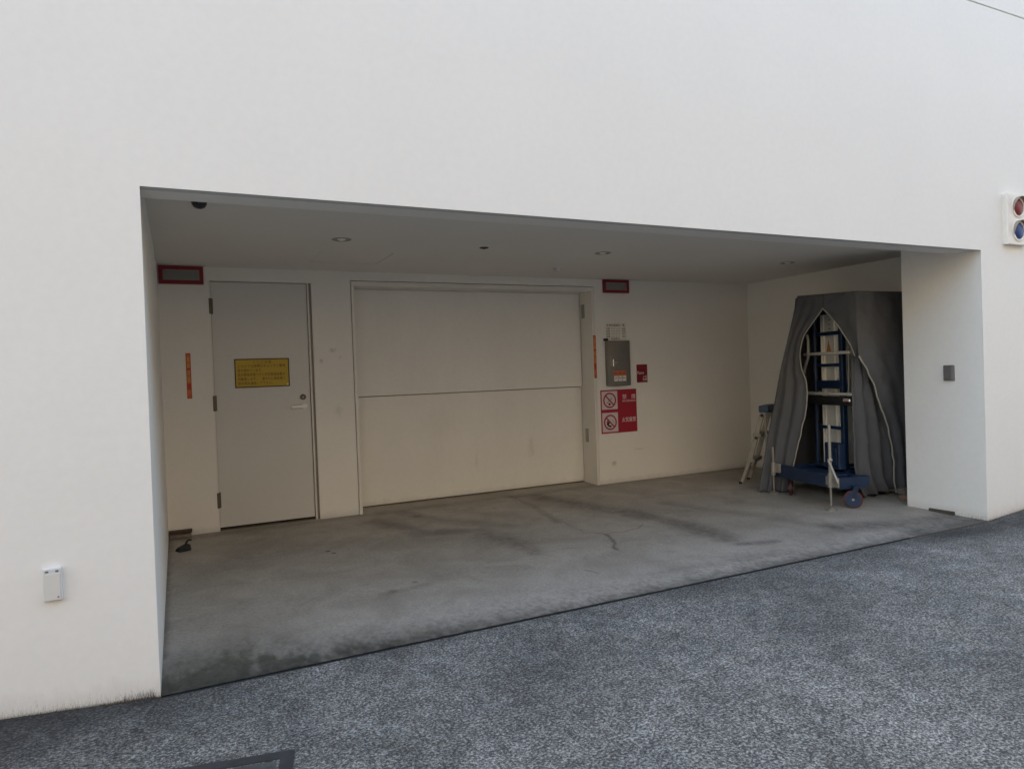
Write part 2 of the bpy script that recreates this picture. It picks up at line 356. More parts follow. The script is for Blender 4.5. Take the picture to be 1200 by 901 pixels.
def floor_tone(X, Y):
    n = fbm(X, Y, 3, 5, 1.5); n2 = fbm(X*3, Y*3, 4, 5, 2.0); n3 = fbm(X, Y, 9, 5, 6.0); nf = fbm(X, Y*0.8, 17, 3, 24.0)
    T = np.ones(X.shape); wob = (n2-0.5)
    def dark(pts, w, a, soft=2.2, wb=0.5):
        nonlocal T
        d = seg_dist(X, Y, pts)*(1+wb*2*wob)
        T *= 1-a*np.exp(-(d/w)**soft)*(0.15+0.8*n3+1.1*nf)
    T *= 0.86+0.28*n
    # dark tyre smears, and darker lines along the back and left walls
    dark([(1.9, 3.1), (2.2, 2.4), (2.65, 2.2), (2.77, 1.65), (2.78, 1.3)], 0.13, 0.34)
    dark([(2.25, 3.3), (2.55, 2.75), (3.0, 2.2)], 0.12, 0.2)
    dark([(3.9, 3.35), (4.06, 2.65), (4.34, 2.05), (4.45, 1.35), (4.45, 0.8)], 0.15, 0.40)
    dark([(4.9, 2.2), (5.3, 1.3), (5.5, 0.7)], 0.12, 0.16)
    dark([(3.63, 3.5), (3.62, 2.9), (3.48, 2.1)], 0.05, 0.25)
    dark([(3.3, 0.32), (4.4, 0.24)], 0.06, 0.15)
    dark([(4.4, 0.6), (4.75, 0.5)], 0.06, 0.32)
    dark([(5.6, 0.55), (6.2, 0.32), (6.9, 0.30)], 0.17, 0.42)
    dark([(6.0, 0.10), (6.9, 0.06)], 0.12, 0.5)
    dark([(1.4, 0.9), (1.7, 0.95)], 0.05, 0.22)
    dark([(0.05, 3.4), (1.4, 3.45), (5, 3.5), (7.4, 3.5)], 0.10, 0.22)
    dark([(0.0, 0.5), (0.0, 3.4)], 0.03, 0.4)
    dark([(0.3, 2.2), (1.2, 2.5), (1.7, 2.2)], 0.3, 0.12)
    # cracks
    def crack(pts, w, a):
        nonlocal T
        jx = X+(fbm(X, Y, 21, 3, 9)-0.5)*0.07; jy = Y+(fbm(X, Y, 22, 3, 9)-0.5)*0.07
        d = seg_dist(jx, jy, pts); T *= 1-a*np.exp(-(d/w)**2)
    crack([(3.48, 1.62), (3.60, 1.47), (3.80, 1.44), (4.0, 1.50), (4.12, 1.57)], 0.008, 0.5)
    crack([(3.60, 1.45), (3.56, 1.25), (3.45, 1.08), (3.42, 0.98)], 0.015, 0.62)
    crack([(3.55, 2.1), (3.50, 1.85), (3.49, 1.62)], 0.006, 0.4)
    crack([(3.0, 1.25), (3.2, 1.2)], 0.012, 0.3)
    crack([(3.75, 0.72), (3.80, 0.69)], 0.008, 0.6)
    crack([(2.90, 0.66), (2.95, 0.54)], 0.012, 0.4)
    for (sx, sy, rr, a) in ((1.255, 2.235, 0.022, 0.85), (1.29, 2.155, 0.018, 0.85), (1.66, 1.05, 0.025, 0.4), (1.46, 0.94, 0.04, 0.3), (2.35, 3.1, 0.05, 0.4), (3.2, 3.0, 0.03, 0.3)):
        T *= 1-a*np.exp(-((np.hypot(X-sx, Y-sy)*(1+0.8*wob))/rr)**4)
    # random specks and short scratches
    for k in range(90):
        sx, sy = rng.random()*7.4, rng.random()*3.4; a = rng.random()*0.35; rr = 0.006+rng.random()*0.012
        T *= 1-a*np.exp(-(np.hypot(X-sx, Y-sy)/rr)**2)
    RGB = np.repeat(T[..., None], 3, -1)
    # front metre slightly darker and a touch bluer
    fr = np.clip(1-(Y-0.15)/1.5, 0, 1)*(0.6+0.8*n)
    RGB *= (1-0.04*fr)[..., None]
    RGB[..., 2] *= 1+0.03*fr
    # mossy band along the joint, widest at the left wall
    n5 = fbm(X*1.2, Y*0.45, 61, 5, 13.0); n6 = fbm(X*1.3, Y*0.5, 62, 4, 3.0); n7 = fbm(X*1.1, Y*0.45, 63, 3, 36.0)
    reach = 0.20+0.40*np.exp(-(np.abs(X-0.25)/0.70)**1.8)+0.10*np.exp(-((X-1.35)/0.5)**2)
    fall = np.clip(1.25-Y/(reach*(0.35+1.1*n6)), 0, 1)**1.3*np.clip(1.12-X/2.6, 0.14, 1)
    mo = np.clip(fall*(0.55+0.9*n5)*(0.62+0.75*n7), 0, 0.90)[..., None]
    RGB = RGB*(1-mo)+mo*np.array([0.15, 0.165, 0.145])
    # the front edge is blackened everywhere
    ed = np.clip(1-Y/(0.10+0.10*n2), 0, 1)[..., None]*0.40*(0.4+1.2*n5[..., None])
    # asphalt crumbs creeping over the joint on the front strip
    zone = np.clip(1-Y/(0.30+0.35*n), 0, 1)
    sp = fbm(X, Y*0.7, 71, 2, 42.0)
    RGB *= (1-0.38*zone*np.clip((sp-0.48)*6, 0, 1))[..., None]
    return RGB*(1-ed)
def ramp_z(X, Y):
    z = 0.078*np.clip(-X, 0, 2.5) + 0.066*np.clip(X-6.93, 0, 2.5)
    z = z*np.clip(1+Y/14.0, 0, 1)
    return z+(fbm(X, Y, 12, 3, 1.2)-0.5)*0.006*np.clip(-Y*6, 0, 1)
def asphalt_tone(X, Y):
    n = fbm(X, Y, 41, 5, 0.9); n2 = fbm(X, Y, 42, 5, 3.5)
    T = 0.72+0.56*n
    # stained dark beside the walls, by the pillar and under the drip line
    T *= 1-0.48*np.exp(-(np.abs(Y)/(0.13+0.12*n2))**1.5)*np.clip((0.4-X)/0.4, 0, 1)
    T *= 0.88
    T *= 1-0.62*np.exp(-((X+0.45)**2/0.75+(Y+0.15)**2/0.22))*(0.6+0.8*n2)
    T *= 1-0.30*np.exp(-(np.abs(Y)/(0.10+0.10*n2))**1.5)*(0.4+n2)
    for (cx, cy, rx, ry, a) in ((3.5, -0.22, 0.32, 0.16, 0.34), (2.1, -0.7, 0.5, 0.3, 0.16), (6.4, -0.12, 0.9, 0.20, 0.55), (7.4, -0.3, 0.9, 0.35, 0.5),
                                (3.4, -1.0, 0.4, 0.25, 0.20), (1.1, -1.1, 0.5, 0.25, 0.14), (5.9, -0.12, 0.25, 0.08, 0.3)):
        T *= 1-a*np.exp(-((X-cx)**2/rx**2+(Y-cy)**2/ry**2))*(0.5+n2)
    for (cx, cy, rx, ry, a) in ((5.2, -0.55, 0.7, 0.25, 0.22), (1.9, -1.35, 0.5, 0.3, 0.24), (4.4, -1.4, 0.6, 0.3, 0.20), (2.6, -0.3, 0.4, 0.15, 0.12)):
        T *= 1+a*np.exp(-((X-cx)**2/rx**2+(Y-cy)**2/ry**2))*(0.5+n2)
    d = seg_dist(X, Y, [(5.35, -0.1), (5.62, -0.32), (5.62, -0.58), (5.46, -0.87), (5.1, -1.25)])
    T *= 1+0.22*np.exp(-(d/0.05)**2)*(0.3+n2)
    RGB = np.repeat(T[..., None], 3, -1)
    fl = (fbm(X, Y, 51, 4, 4) > 0.62)[..., None]
    return RGB*np.where(fl, np.array([0.97, 1.0, 1.02]), 1.0)
xs = np.arange(0.0005, 7.55, 0.0125); ys = np.arange(0.006, 3.90, 0.0125)
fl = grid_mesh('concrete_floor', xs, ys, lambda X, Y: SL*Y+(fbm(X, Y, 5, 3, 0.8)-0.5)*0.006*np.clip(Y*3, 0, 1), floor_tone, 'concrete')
gx = np.concatenate([-np.geomspace(300, 3.2, 24), np.arange(-3, 10, 0.03), np.geomspace(10.2, 300, 24)])
gy = np.concatenate([-np.geomspace(300, 5.2, 24), np.arange(-5, -0.0310, 0.03), [-0.027]])
grid_mesh('asphalt', gx, gy, ramp_z, asphalt_tone, 'asphalt')
struct('ground', obj('ground', mb(-600, 600, -600, 600, -0.9, -0.45), 'earth'))
for (xa, xb, sg) in ((-15.0, 0.0, 0), (W, 22.0, 1)):
    struct('asphalt', grid_mesh('asphalt', np.unique(np.concatenate([np.linspace(xa, xb, 12), np.arange(max(xa, -3), min(xb, 10), 0.03), [xb]])), np.array([-0.027, -0.012, 0.004]), ramp_z, asphalt_tone, 'asphalt'))
# joint between asphalt and concrete: a dark sealed slot, silted up near the pillar
struct('joint_seal', obj('joint_seal', mb(0.0005, 5.77, -0.030, 0.008, -0.05, -0.006), 'gap'))
bm = bmesh.new(); box(bm, 5.77, W-0.001, -0.030, 0.008, -0.05, -0.0015); struct('joint_silt', obj('joint_silt', bm, 'soil'))

# ------------------------------------------------------------------ building
B = thing('building', 'white rendered building with a wide vehicle recess cut into its ground floor', 'building', (0, 0, 0))
g = 0.010
poly = [(-15, -0.44), (0, -0.44), (0, ZS), (W, ZS), (W, -0.44), (22, -0.44), (22, 4.819), (-15, 4.819)]
bm = prism_xz(poly, 0, DS)
bevel_where(bm, lambda a, b: a.y < 1e-4 and b.y < 1e-4 and ((abs(a.x-b.x) < 1e-4 and (abs(a.x) < 1e-4 or abs(a.x-W) < 1e-4)) or (abs(a.z-ZS) < 1e-4 and abs(b.z-ZS) < 1e-4)), 0.007)
obj('facade_wall', bm, 'facade', B)
obj('upper_facade_wall', mb(-15, 22, 0, 0.5, 4.834, 10.5), 'facade', B)
obj('movement_joint', mb(-15, 22, 0.005, 0.2, 4.8195, 4.8335), 'sealant', B)
obj('drip_strip', mb(0.003, W-0.003, 0.009, 0.078, ZS-0.005, ZS+0.02), 'strip_paint', B)
obj('left_wall', mb(-0.30, 0.0, DS, 4.4, -0.44, ZC+0.25), 'facade', B)
bm = mb(W, 8.2, DS, DP, -0.44, ZC+0.25); bevel_where(bm, lambda a, b: abs(a.x-W) < 1e-4 and abs(b.x-W) < 1e-4 and abs(a.y-DP) < 1e-4 and abs(b.y-DP) < 1e-4, 0.005)
obj('pillar', bm, 'facade', B)
obj('right_wall', mb(XR, 8.2, DP, 4.4, -0.44, ZC+0.25), 'inner', B)
# back wall with the two openings
zt = ZC+0.25
poly = [(0.0, -0.44), (0.447, -0.44), (0.447, 2.571), (1.425, 2.571), (1.425, -0.44), (1.834, -0.44), (1.834, 2.602), (4.911, 2.602), (4.911, -0.44), (XR, -0.44), (XR, zt), (0.0, zt)]
bm = prism_xz(poly, D, D+0.36)
obj('back_wall', bm, 'inner', B)
obj('rear_block', mb(-15, 22, 4.4, 12, -0.44, 10.5), 'facade', B)
obj('upper_storey', mb(-14.99, 21.99, 0.5, 4.4, ZC+0.25, 10.49), 'facade', B)
# unseen dark block added behind the camera to close off the low sky
OB = thing('added_sky_blocker', 'unseen dark block added behind the camera to block low sky', 'building', (4, -10, 0))
obj('blocker_wall', mb(-22, 34, -19, -10, -0.44, OPP_H), 'sky_blocker_dark', OB)
wv = bmesh.new(); box(wv, -0.8, 0.8, -0.06, 0.0, -0.7, 0.7); wo = None
for fl_ in range(3):
    for k in range(12):
        if wo is None: wo = obj('blocker_window', wv, 'glass_dark', OB); w_ = wo
        else: w_ = wo.copy(); COL.objects.link(w_)
        w_.matrix_parent_inverse = Matrix.Identity(4); w_.location = Vector((-13+4*k, -9.94, 1.8+3.0*fl_))-OB.location
# ceiling sheet with round holes for the downlights
LIGHTS = [(1.395, 1.845), (3.95, 1.845), (6.465, 1.845)]
HR = 0.068
bm = bmesh.new(); es = []
def loop(pts):
    v = [bm.verts.new(p) for p in pts]; return [bm.edges.new((v[i], v[(i+1) % len(v)])) for i in range(len(v))]
es += loop([(0.0, DS, ZC), (XR, DS, ZC), (XR, D, ZC), (0.0, D, ZC)])
for (lx, ly) in LIGHTS: es += loop([(lx+HR*math.cos(a*math.pi/14), ly+HR*math.sin(a*math.pi/14), ZC) for a in range(28)])
HX0, HX1, HY0, HY1 = 1.335, 1.985, 2.36, 3.01
es += loop([(HX0, HY0, ZC), (HX1, HY0, ZC), (HX1, HY1, ZC), (HX0, HY1, ZC)])
bmesh.ops.triangle_fill(bm, edges=es, use_beauty=True)
obj('ceiling', bm, 'ceiling', B)
bm = bmesh.new(); box(bm, HX0+0.004, HX1-0.004, HY0+0.004, HY1-0.004, ZC+0.0015, ZC+0.02); obj('ceiling_hatch', bm, 'ceiling', B)
obj('hatch_recess', mb(HX0-0.02, HX1+0.02, HY0-0.02, HY1+0.02, ZC+0.022, ZC+0.03), 'gap', B)
# panel set in the side wall
obj('wall_hatch', mb(XR-0.004, XR+0.01, 2.90, 3.22, 0.62, 1.73), 'inner', B)

# steel service door
LF = D+0.042
zf = fz(D)
dr = obj('service_door', mb(0.461, 1.381, LF, LF+0.04, zf+0.028, 2.558, bev=0.002), 'door', B)
bm = bmesh.new()
box(bm, 0.4475, 0.4580, D+0.002, LF+0.05, zf-0.02, 2.5705)                    # left post
box(bm, 0.4581, 1.4245, D+0.002, LF+0.05, 2.5620, 2.5705)                     # head
obj('door_frame', bm, 'casing', B)
obj('door_frame', mb(1.387, 1.403, D+0.022, LF+0.05, zf-0.02, 2.5619), 'casing', B)
obj('door_rebate_strip', mb(1.4035, 1.4245, D+0.036, LF+0.05, zf-0.02, 2.5619), 'dark_frame', B)
obj('door_rebate', mb(0.44, 1.43, LF+0.052, LF+0.06, zf-0.05, 2.58), 'gap', B)
obj('threshold', mb(0.458, 1.404, D+0.03, LF+0.05, zf-0.02, zf+0.010), 'bronze', B)
for i, (z0, z1) in enumerate(((2.235, 2.395), (1.275, 1.435), (0.315, 0.475))):
    bm = bmesh.new(); cyl(bm, (0.459, LF-0.010, z0), (0.459, LF-0.010, z1), 0.0085, seg=12)
    box(bm, 0.462, 0.478, LF-0.006, LF-0.0005, z0+0.004, z1-0.004); box(bm, 0.4405, 0.458, D-0.004, D+0.012, z0+0.004, z1-0.004)
    obj('hinge', bm, 'bronze', dr)
bm = bmesh.new(); lathe(bm, [(0.0, -0.012), (0.026, -0.012), (0.029, -0.009), (0.029, -0.0005)], (1.318, LF, 1.284), 'Y')
cyl(bm, (1.318, LF-0.01, 1.284), (1.318, LF-0.055, 1.284), 0.012)
tube(bm, [(1.328, LF-0.055, 1.285), (1.30, LF-0.058, 1.285), (1.25, LF-0.058, 1.282), (1.195, LF-0.056, 1.279), (1.185, LF-0.050, 1.279)], 0.0155, 10)
obj('handle', bm, 'lever', dr, True)
bm = bmesh.new(); lathe(bm, [(0.0, -0.008), (0.012, -0.010), (0.014, -0.006), (0.022, -0.014), (0.030, -0.010), (0.031, -0.0005)], (1.306, LF, 1.380), 'Y')
lk = obj('lock_cylinder', bm, 'steel', dr, True)

# big two-leaf sliding lift door
LX0, LX1 = 1.876, 4.869
ldoor = obj('lift_door_casing', (lambda bm: (box(bm, 1.841, 1.875, D-0.004, D+0.34, zf-0.02, 2.594, bev=0.002),
        box(bm, 4.870, 4.904, D-0.004, D+0.34, zf-0.02, 2.594, bev=0.002), box(bm, 1.8752, 4.8698, D-0.004, D+0.34, 2.546, 2.594), bm)[-1])(bmesh.new()), 'casing', B)
obj('panel', mb(LX0+0.003, 4.861, D+0.270, D+0.300, 1.346, 2.543, bev=0.003), 'panel', ldoor)
obj('panel', mb(LX0+0.003, 4.864, D+0.303, D+0.333, fz(D+0.3)+0.012, 1.338, bev=0.003), 'panel', ldoor)
obj('backing', mb(1.83, 4.92, D+0.345, D+0.355, zf-0.1, 2.61), 'gap', ldoor)
for (z0, z1) in ((2.222, 2.398), (0.625, 0.800)):
    bm = bmesh.new(); box(bm, 4.8665, 4.8695, D+0.166, D+0.240, z0, z1, bev=0.001)
    pl = obj('strike_plate', bm, 'zinc', ldoor)

# ------------------------------------------------------------------ things on the ceiling
lab = ['recessed round downlight in the ceiling in front of the grey service door', 'recessed round ceiling downlight nearest the red framed panel beside the lift door',
       'recessed round downlight in the ceiling above the grey draped lift']
first = None
for i, (lx, ly) in enumerate(LIGHTS):
    t = thing('ceiling_light', lab[i], 'light', (lx, ly, ZC), 'recessed downlights in the ceiling')
    if first is None:
        bm = bmesh.new()
        lathe(bm, [(HR-0.004, 0.004), (HR-0.004, -0.003), (HR+0.004, -0.005), (HR+0.012, -0.003), (HR+0.013, -0.0005), (HR-0.002, 0.0)], (0, 0, 0))
        a = obj('trim_ring', bm, 'zinc', None, True)
        bm = bmesh.new(); lathe(bm, [(HR-0.0045, 0.001), (HR-0.008, 0.03), (0.05, 0.07), (0.03, 0.10), (0.0, 0.105)], (0, 0, 0)); b = obj('reflector', bm, 'reflector', None, True)
        bm = bmesh.new(); lathe(bm, [(0.0, -0.012), (0.024, -0.009), (0.040, 0.003), (0.03, 0.060), (0.016, 0.095), (0, 0.096)], (0, 0, 0)); c = obj('bulb', bm, 'lever', None, True)
        first = (a, b, c)
        for q in first: q.parent = t
    else:
        for q in first:
            q2 = q.copy(); COL.objects.link(q2); q2.parent = t
t = thing('smoke_detector', 'small cream round detector on the ceiling by the lift door head', 'detector', (3.985, 2.80, ZC))
bm = bmesh.new(); lathe(bm, [(0.055, -0.0005), (0.055, -0.010), (0.048, -0.018), (0.048, -0.0005)], (3.985, 2.80, ZC)); obj('base', bm, 'cream_plastic', t, True)
bm = bmesh.new(); lathe(bm, [(0.040, -0.017), (0.040, -0.034), (0.028, -0.042), (0.0, -0.043)], (3.985, 2.80, ZC)); obj('cap', bm, 'cream_plastic', t, True)
t = thing('sprinkler_head', 'small dark recessed sprinkler rosette in the middle of the ceiling', 'sprinkler', (2.690, 1.88, ZC))
bm = bmesh.new(); lathe(bm, [(0.042, -0.0005), (0.042, -0.004), (0.030, -0.006), (0.0, -0.0065)], (2.690, 1.88, ZC)); obj('rosette', bm, 'black', t, True)
bm = bmesh.new(); lathe(bm, [(0.012, -0.006), (0.014, -0.014), (0.0, -0.016)], (2.690, 1.88, ZC)); obj('plug', bm, 'bronze', t, True)
t = thing('dome_camera', 'black dome camera on the ceiling just behind the left end of the lintel', 'camera', (0.302, 0.868, ZC))
bm = bmesh.new(); lathe(bm, [(0.056, -0.0005), (0.056, -0.008), (0.050, -0.012), (0.0, -0.012)], (0.302, 0.868, ZC)); obj('mount', bm, 'cream_plastic', t, True)
bm = bmesh.new(); lathe(bm, [(0.046, -0.011), (0.044, -0.026), (0.034, -0.042), (0.016, -0.051), (0.0, -0.053)], (0.302, 0.868, ZC)); obj('dome', bm, 'glass_dark', t, True)

# ------------------------------------------------------------------ signs and boxes on the back wall
yw = D-0.0006
def frame_sign(x0, x1, z0, z1, label):
    t = thing('framed_panel', label, 'sign', ((x0+x1)/2, D, z0), 'red framed grey panels under the ceiling')
    b = 0.036; dep = 0.028
    bm = bmesh.new()
    box(bm, x0, x1, D-dep, yw, z1-b, z1); box(bm, x0, x1, D-dep, yw, z0, z0+b)
    box(bm, x0, x0+b, D-dep, yw, z0+b, z1-b); box(bm, x1-b, x1, D-dep, yw, z0+b, z1-b)
    obj('frame', bm, 'red_dark', t)
    obj('grey_panel', mb(x0+b, x1-b, D-0.020, yw, z0+b, z1-b), 'panel_grey', t)
    bm = bmesh.new(); w = 0.008; y0, y1 = D-0.022, D-0.0195
    box(bm, x0+b, x1-b, y0, y1, z1-b-w, z1-b); box(bm, x0+b, x1-b, y0, y1, z0+b, z0+b+w)
    box(bm, x0+b, x0+b+w, y0, y1, z0+b+w, z1-b-w); box(bm, x1-b-w, x1-b, y0, y1, z0+b+w, z1-b-w)
    obj('inner_border', bm, 'visor', t)
frame_sign(0.012, 0.402, 2.522, 2.694, 'red framed grey panel in the top left corner above the orange strip')
frame_sign(5.045, 5.438, 2.528, 2.695, 'red framed grey panel to the right of the lift door head')

def strip_sign(x0, x1, z0, z1, y, label, body):
    t = thing('vertical_strip_sign', label, 'sign', ((x0+x1)/2, y, z0), 'narrow orange vertical strips')
    obj('backing', mb(x0, x1, y-0.002, y-0.0005, z0, z1), 'strip_red', t)
    w = (x1-x0)
    h = z1-z0
    for (a, b, mm) in ((0.03, 0.33, 'strip_yellow'), (0.37, 0.66, 'strip_yellow'), (0.80, 0.97, 'orange')):
        obj('colour_field', mb(x0+0.18*w, x1-0.18*w, y-0.0028, y-0.0021, z1-b*h, z1-a*h), mm, t)
    n = len(body)
    for k, ch in enumerate(body):
        zc_ = z1-(0.07+0.865*k/(n-1))*h
        text('lettering', ch, w*0.62, (x0+x1)/2, y-0.0034, zc_, 'strip_red', t)
strip_sign(0.214, 0.257, 1.415, 1.855, D, 'orange and red vertical strip on the wall left of the service door', '開閉時頭上注意')
strip_sign(4.876, 4.914, 1.448, 1.989, D-0.0045, 'orange and red vertical strip on the edge of the lift door casing', '開閉時頭上注意')

# yellow notice on the door
t = thing('yellow_notice', 'yellow notice board with dark Japanese text on the grey service door', 'sign', (0.915, LF, 1.50))
x0, x1, z0, z1 = 0.652, 1.180, 1.498, 1.790
obj('board', mb(x0, x1, LF-0.004, LF-0.0005, z0, z1, bev=0.0008), 'yellow', t)
bm = bmesh.new(); w = 0.011; ya, yb = LF-0.0052, LF-0.0042
box(bm, x0, x1, ya, yb, z1-w, z1); box(bm, x0, x1, ya, yb, z0, z0+w); box(bm, x0, x0+w, ya, yb, z0+w, z1-w); box(bm, x1-w, x1, ya, yb, z0+w, z1-w)
obj('border', bm, 'ink_brown', t)
yt = LF-0.0046
text('lettering', 'こ こ ご 注 意', 0.030, 0.915, yt, 1.752, 'ink_brown', t)
for k, (s_, w_) in enumerate((('このドアは常時セキュリティ警戒', 0.455), ('扉を閉めています。', 0.235), ('扉が開放状態ですと防犯警報装置が', 0.455), ('作動致します。　速やかに関係者に', 0.455), ('扉を閉め連絡して下さい。', 0.33))):
    text('lettering', s_, 0.034, 0.680, yt, 1.713-0.0435*k, 'ink_brown', t, 'LEFT', width=w_)
bm = bmesh.new(); lathe(bm, [(0.0, -0.010), (0.007, -0.009), (0.009, -0.0042)], (1.158, LF, 1.521), 'Y', 12); obj('stud', bm, 'white_plastic', t, True)

# stainless cabinet
t = thing('wall_cabinet', 'small stainless steel cabinet with latch on the wall right of the lift door', 'cabinet', (5.25, D, 1.33))
CX0, CX1, CZ0, CZ1, CY = 5.050, 5.386, 1.338, 1.914, D-0.070
obj('case', mb(CX0, CX1, CY, yw, CZ0, CZ1, bev=0.003), 'steel', t)
cd = obj('cabinet_door', mb(CX0+0.006, CX1-0.006, CY-0.012, CY-0.001, CZ0+0.008, CZ1-0.008, bev=0.003), 'steel', t)
bm = bmesh.new(); box(bm, CX0+0.050, CX0+0.064, CY-0.040, CY-0.012, 1.590, 1.680, bev=0.003); box(bm, CX0+0.075, CX0+0.125, CY-0.026, CY-0.012, 1.628, 1.648, bev=0.004); obj('latch', bm, 'chrome', cd)
obj('latch_shadow_plate', mb(CX0+0.066, CX0+0.078, CY-0.0165, CY-0.0125, 1.600, 1.670), 'black', cd)
for k, ch in enumerate(('火', '気注', '禁止')):
    xa = CX0+0.072+k*0.064
    lb = obj('sticker', mb(xa, xa+0.056, CY-0.0135, CY-0.0125, 1.398, 1.466), 'plate_white', cd)
    obj('sticker_top', mb(xa, xa+0.056, CY-0.0135, CY-0.0125, 1.467, 1.530), 'orange', cd)
    text('sticker_lettering', ch, 0.034 if k == 0 else 0.026, xa+0.029, CY-0.0142, 1.436, 'ink', cd)
    text('sticker_lettering', '連絡', 0.024, xa+0.028, CY-0.0142, 1.498, 'red', cd)
obj('buzzer', mb(5.030, 5.066, D-0.06, yw, 1.916, 1.946, bev=0.003), 'black', t)
# notice plate above
t = thing('notice_plate', 'white notice plate with small black characters above the steel cabinet', 'sign', (5.22, D, 1.94))
obj('plate', mb(5.062, 5.388, D-0.003, yw, 1.928, 2.148), 'plate_white', t)
text('lettering', '非常用連絡先一覧', 0.036, 5.225, D-0.0036, 2.112, 'ink', t, width=0.28)
for k, (a_, b_, c_) in enumerate((('守衛', '０３３ １ ２１', '昼間'), ('管理', '０２４ ０ ５３', '夜間'), ('設備', '０２６ １ ７４', '休日'), ('警備', '０２３ ８ １１', '終日'))):
    zz = 2.070-k*0.033
    text('lettering', a_, 0.028, 5.077, D-0.0036, zz, 'ink', t, 'LEFT', width=0.055)
    text('lettering', b_, 0.020, 5.155, D-0.0036, zz, 'ink', t, 'LEFT', width=0.125)
    text('lettering', c_, 0.024, 5.322, D-0.0036, zz, 'ink', t, 'LEFT', width=0.050)
text('lettering', '電気設備担当', 0.022, 5.215, D-0.0036, 1.942, 'ink', t, width=0.13)
# small red sticker
t = thing('red_sticker_sign', 'small dark red sign with white script right of the steel cabinet', 'sign', (5.61, D, 1.37))
obj('plate', mb(5.532, 5.702, D-0.003, yw, 1.366, 1.602), 'red_dark', t)
text('lettering', 'Flame', 0.058, 5.592, D-0.0036, 1.492, 'letter_white', t, width=0.105)
text('lettering', '〆切', 0.036, 5.660, D-0.0036, 1.438, 'letter_white', t)
text('lettering', '危険', 0.036, 5.660, D-0.0036, 1.402, 'letter_white', t)
text('lettering', '消火器具', 0.022, 5.62, D-0.0036, 1.56, 'red', t)
# no smoking / no fire board
t = thing('no_smoking_sign', 'large red and white no smoking and no open flame board below the steel cabinet', 'sign', (5.235, D, 0.734))
SX0, SX1, SZ0, SZ1 = 4.958, 5.512, 0.734, 1.289
obj('board', mb(SX0, SX1, D-0.004, yw, SZ0, SZ1), 'red', t)
def ring(cx, cz, R1, R2, y0, y1, seg=36):
    bm = bmesh.new(); vv = []
    for k in range(seg):
        a = 2*math.pi*k/seg; c, s = math.cos(a), math.sin(a)
        vv.append([bm.verts.new((cx+R1*c, y0, cz+R1*s)), bm.verts.new((cx+R2*c, y0, cz+R2*s)), bm.verts.new((cx+R2*c, y1, cz+R2*s)), bm.verts.new((cx+R1*c, y1, cz+R1*s))])
    for k in range(seg):
        a, b = vv[k], vv[(k+1) % seg]
        for j in range(4): bm.faces.new((a[j], b[j], b[(j+1) % 4], a[(j+1) % 4]))
    return bm
for i, (za, zb_) in enumerate(((1.040, 1.272), (0.752, 0.998))):
    xa, xb = SX0+0.016, SX0+0.255
    obj('white_field', mb(xa, xb, D-0.0052, D-0.0042, za, zb_), 'sign_white', t)
    cx, cz = (xa+xb)/2, (za+zb_)/2
    bm = ring(cx, cz, 0.079, 0.098, D-0.0064, D-0.0054)
    q = Matrix.Translation((cx, 0, cz)) @ Matrix.Rotation(R(45), 4, 'Y') @ Matrix.Translation((-cx, 0, -cz))
    box(bm, cx-0.082, cx+0.082, D-0.0064, D-0.0054, cz-0.009, cz+0.009, mx=q)
    obj('prohibition_ring', bm, 'red', t)
    if i == 0:
        q = Matrix.Translation((cx, 0, cz)) @ Matrix.Rotation(R(-38), 4, 'Y') @ Matrix.Translation((-cx, 0, -cz))
        bm = bmesh.new(); box(bm, cx-0.060, cx+0.045, D-0.0060, D-0.0053, cz-0.006, cz+0.006, mx=q); obj('cigarette', bm, 'panel_grey', t)
        obj('ember', mb(cx-0.020, cx+0.012, D-0.0068, D-0.0060, cz-0.062, cz-0.035), 'ink', t)
        bm = bmesh.new(); tube(bm, [(cx+0.01, D-0.0058, cz+0.055), (cx+0.03, D-0.0058, cz+0.035), (cx+0.025, D-0.0058, cz+0.015), (cx+0.05, D-0.0058, cz+0.0)], 0.0018, 6); obj('smoke_line', bm, 'panel_grey', t)
    else:
        bm = bmesh.new()
        fl_ = [(-0.02, -0.06), (-0.055, -0.03), (-0.05, 0.01), (-0.035, 0.04), (-0.03, 0.012), (-0.01, -0.005), (0.0, 0.0), (-0.025, -0.03), (0.01, -0.045), (0.03, -0.03), (0.01, -0.065)]
        bm = prism_xz([(cx+a_, cz+b_) for a_, b_ in fl_], D-0.0060, D-0.0053); obj('flame', bm, 'ink', t)
        bm = bmesh.new(); q = Matrix.Translation((cx, 0, cz)) @ Matrix.Rotation(R(45), 4, 'Y') @ Matrix.Translation((-cx, 0, -cz)); box(bm, cx+0.0, cx+0.055, D-0.0060, D-0.0053, cz+0.035, cz+0.042, mx=q); obj('match', bm, 'panel_grey', t)
text('lettering', '禁　煙', 0.066, 5.395, D-0.0046, 1.188, 'letter_white', t, width=0.205)
text('lettering', 'NO SMOKING', 0.036, 5.395, D-0.0046, 1.137, 'letter_white', t, width=0.205)
text('lettering', '火気厳禁', 0.068, 5.385, D-0.0046, 0.892, 'letter_white', t, width=0.215)

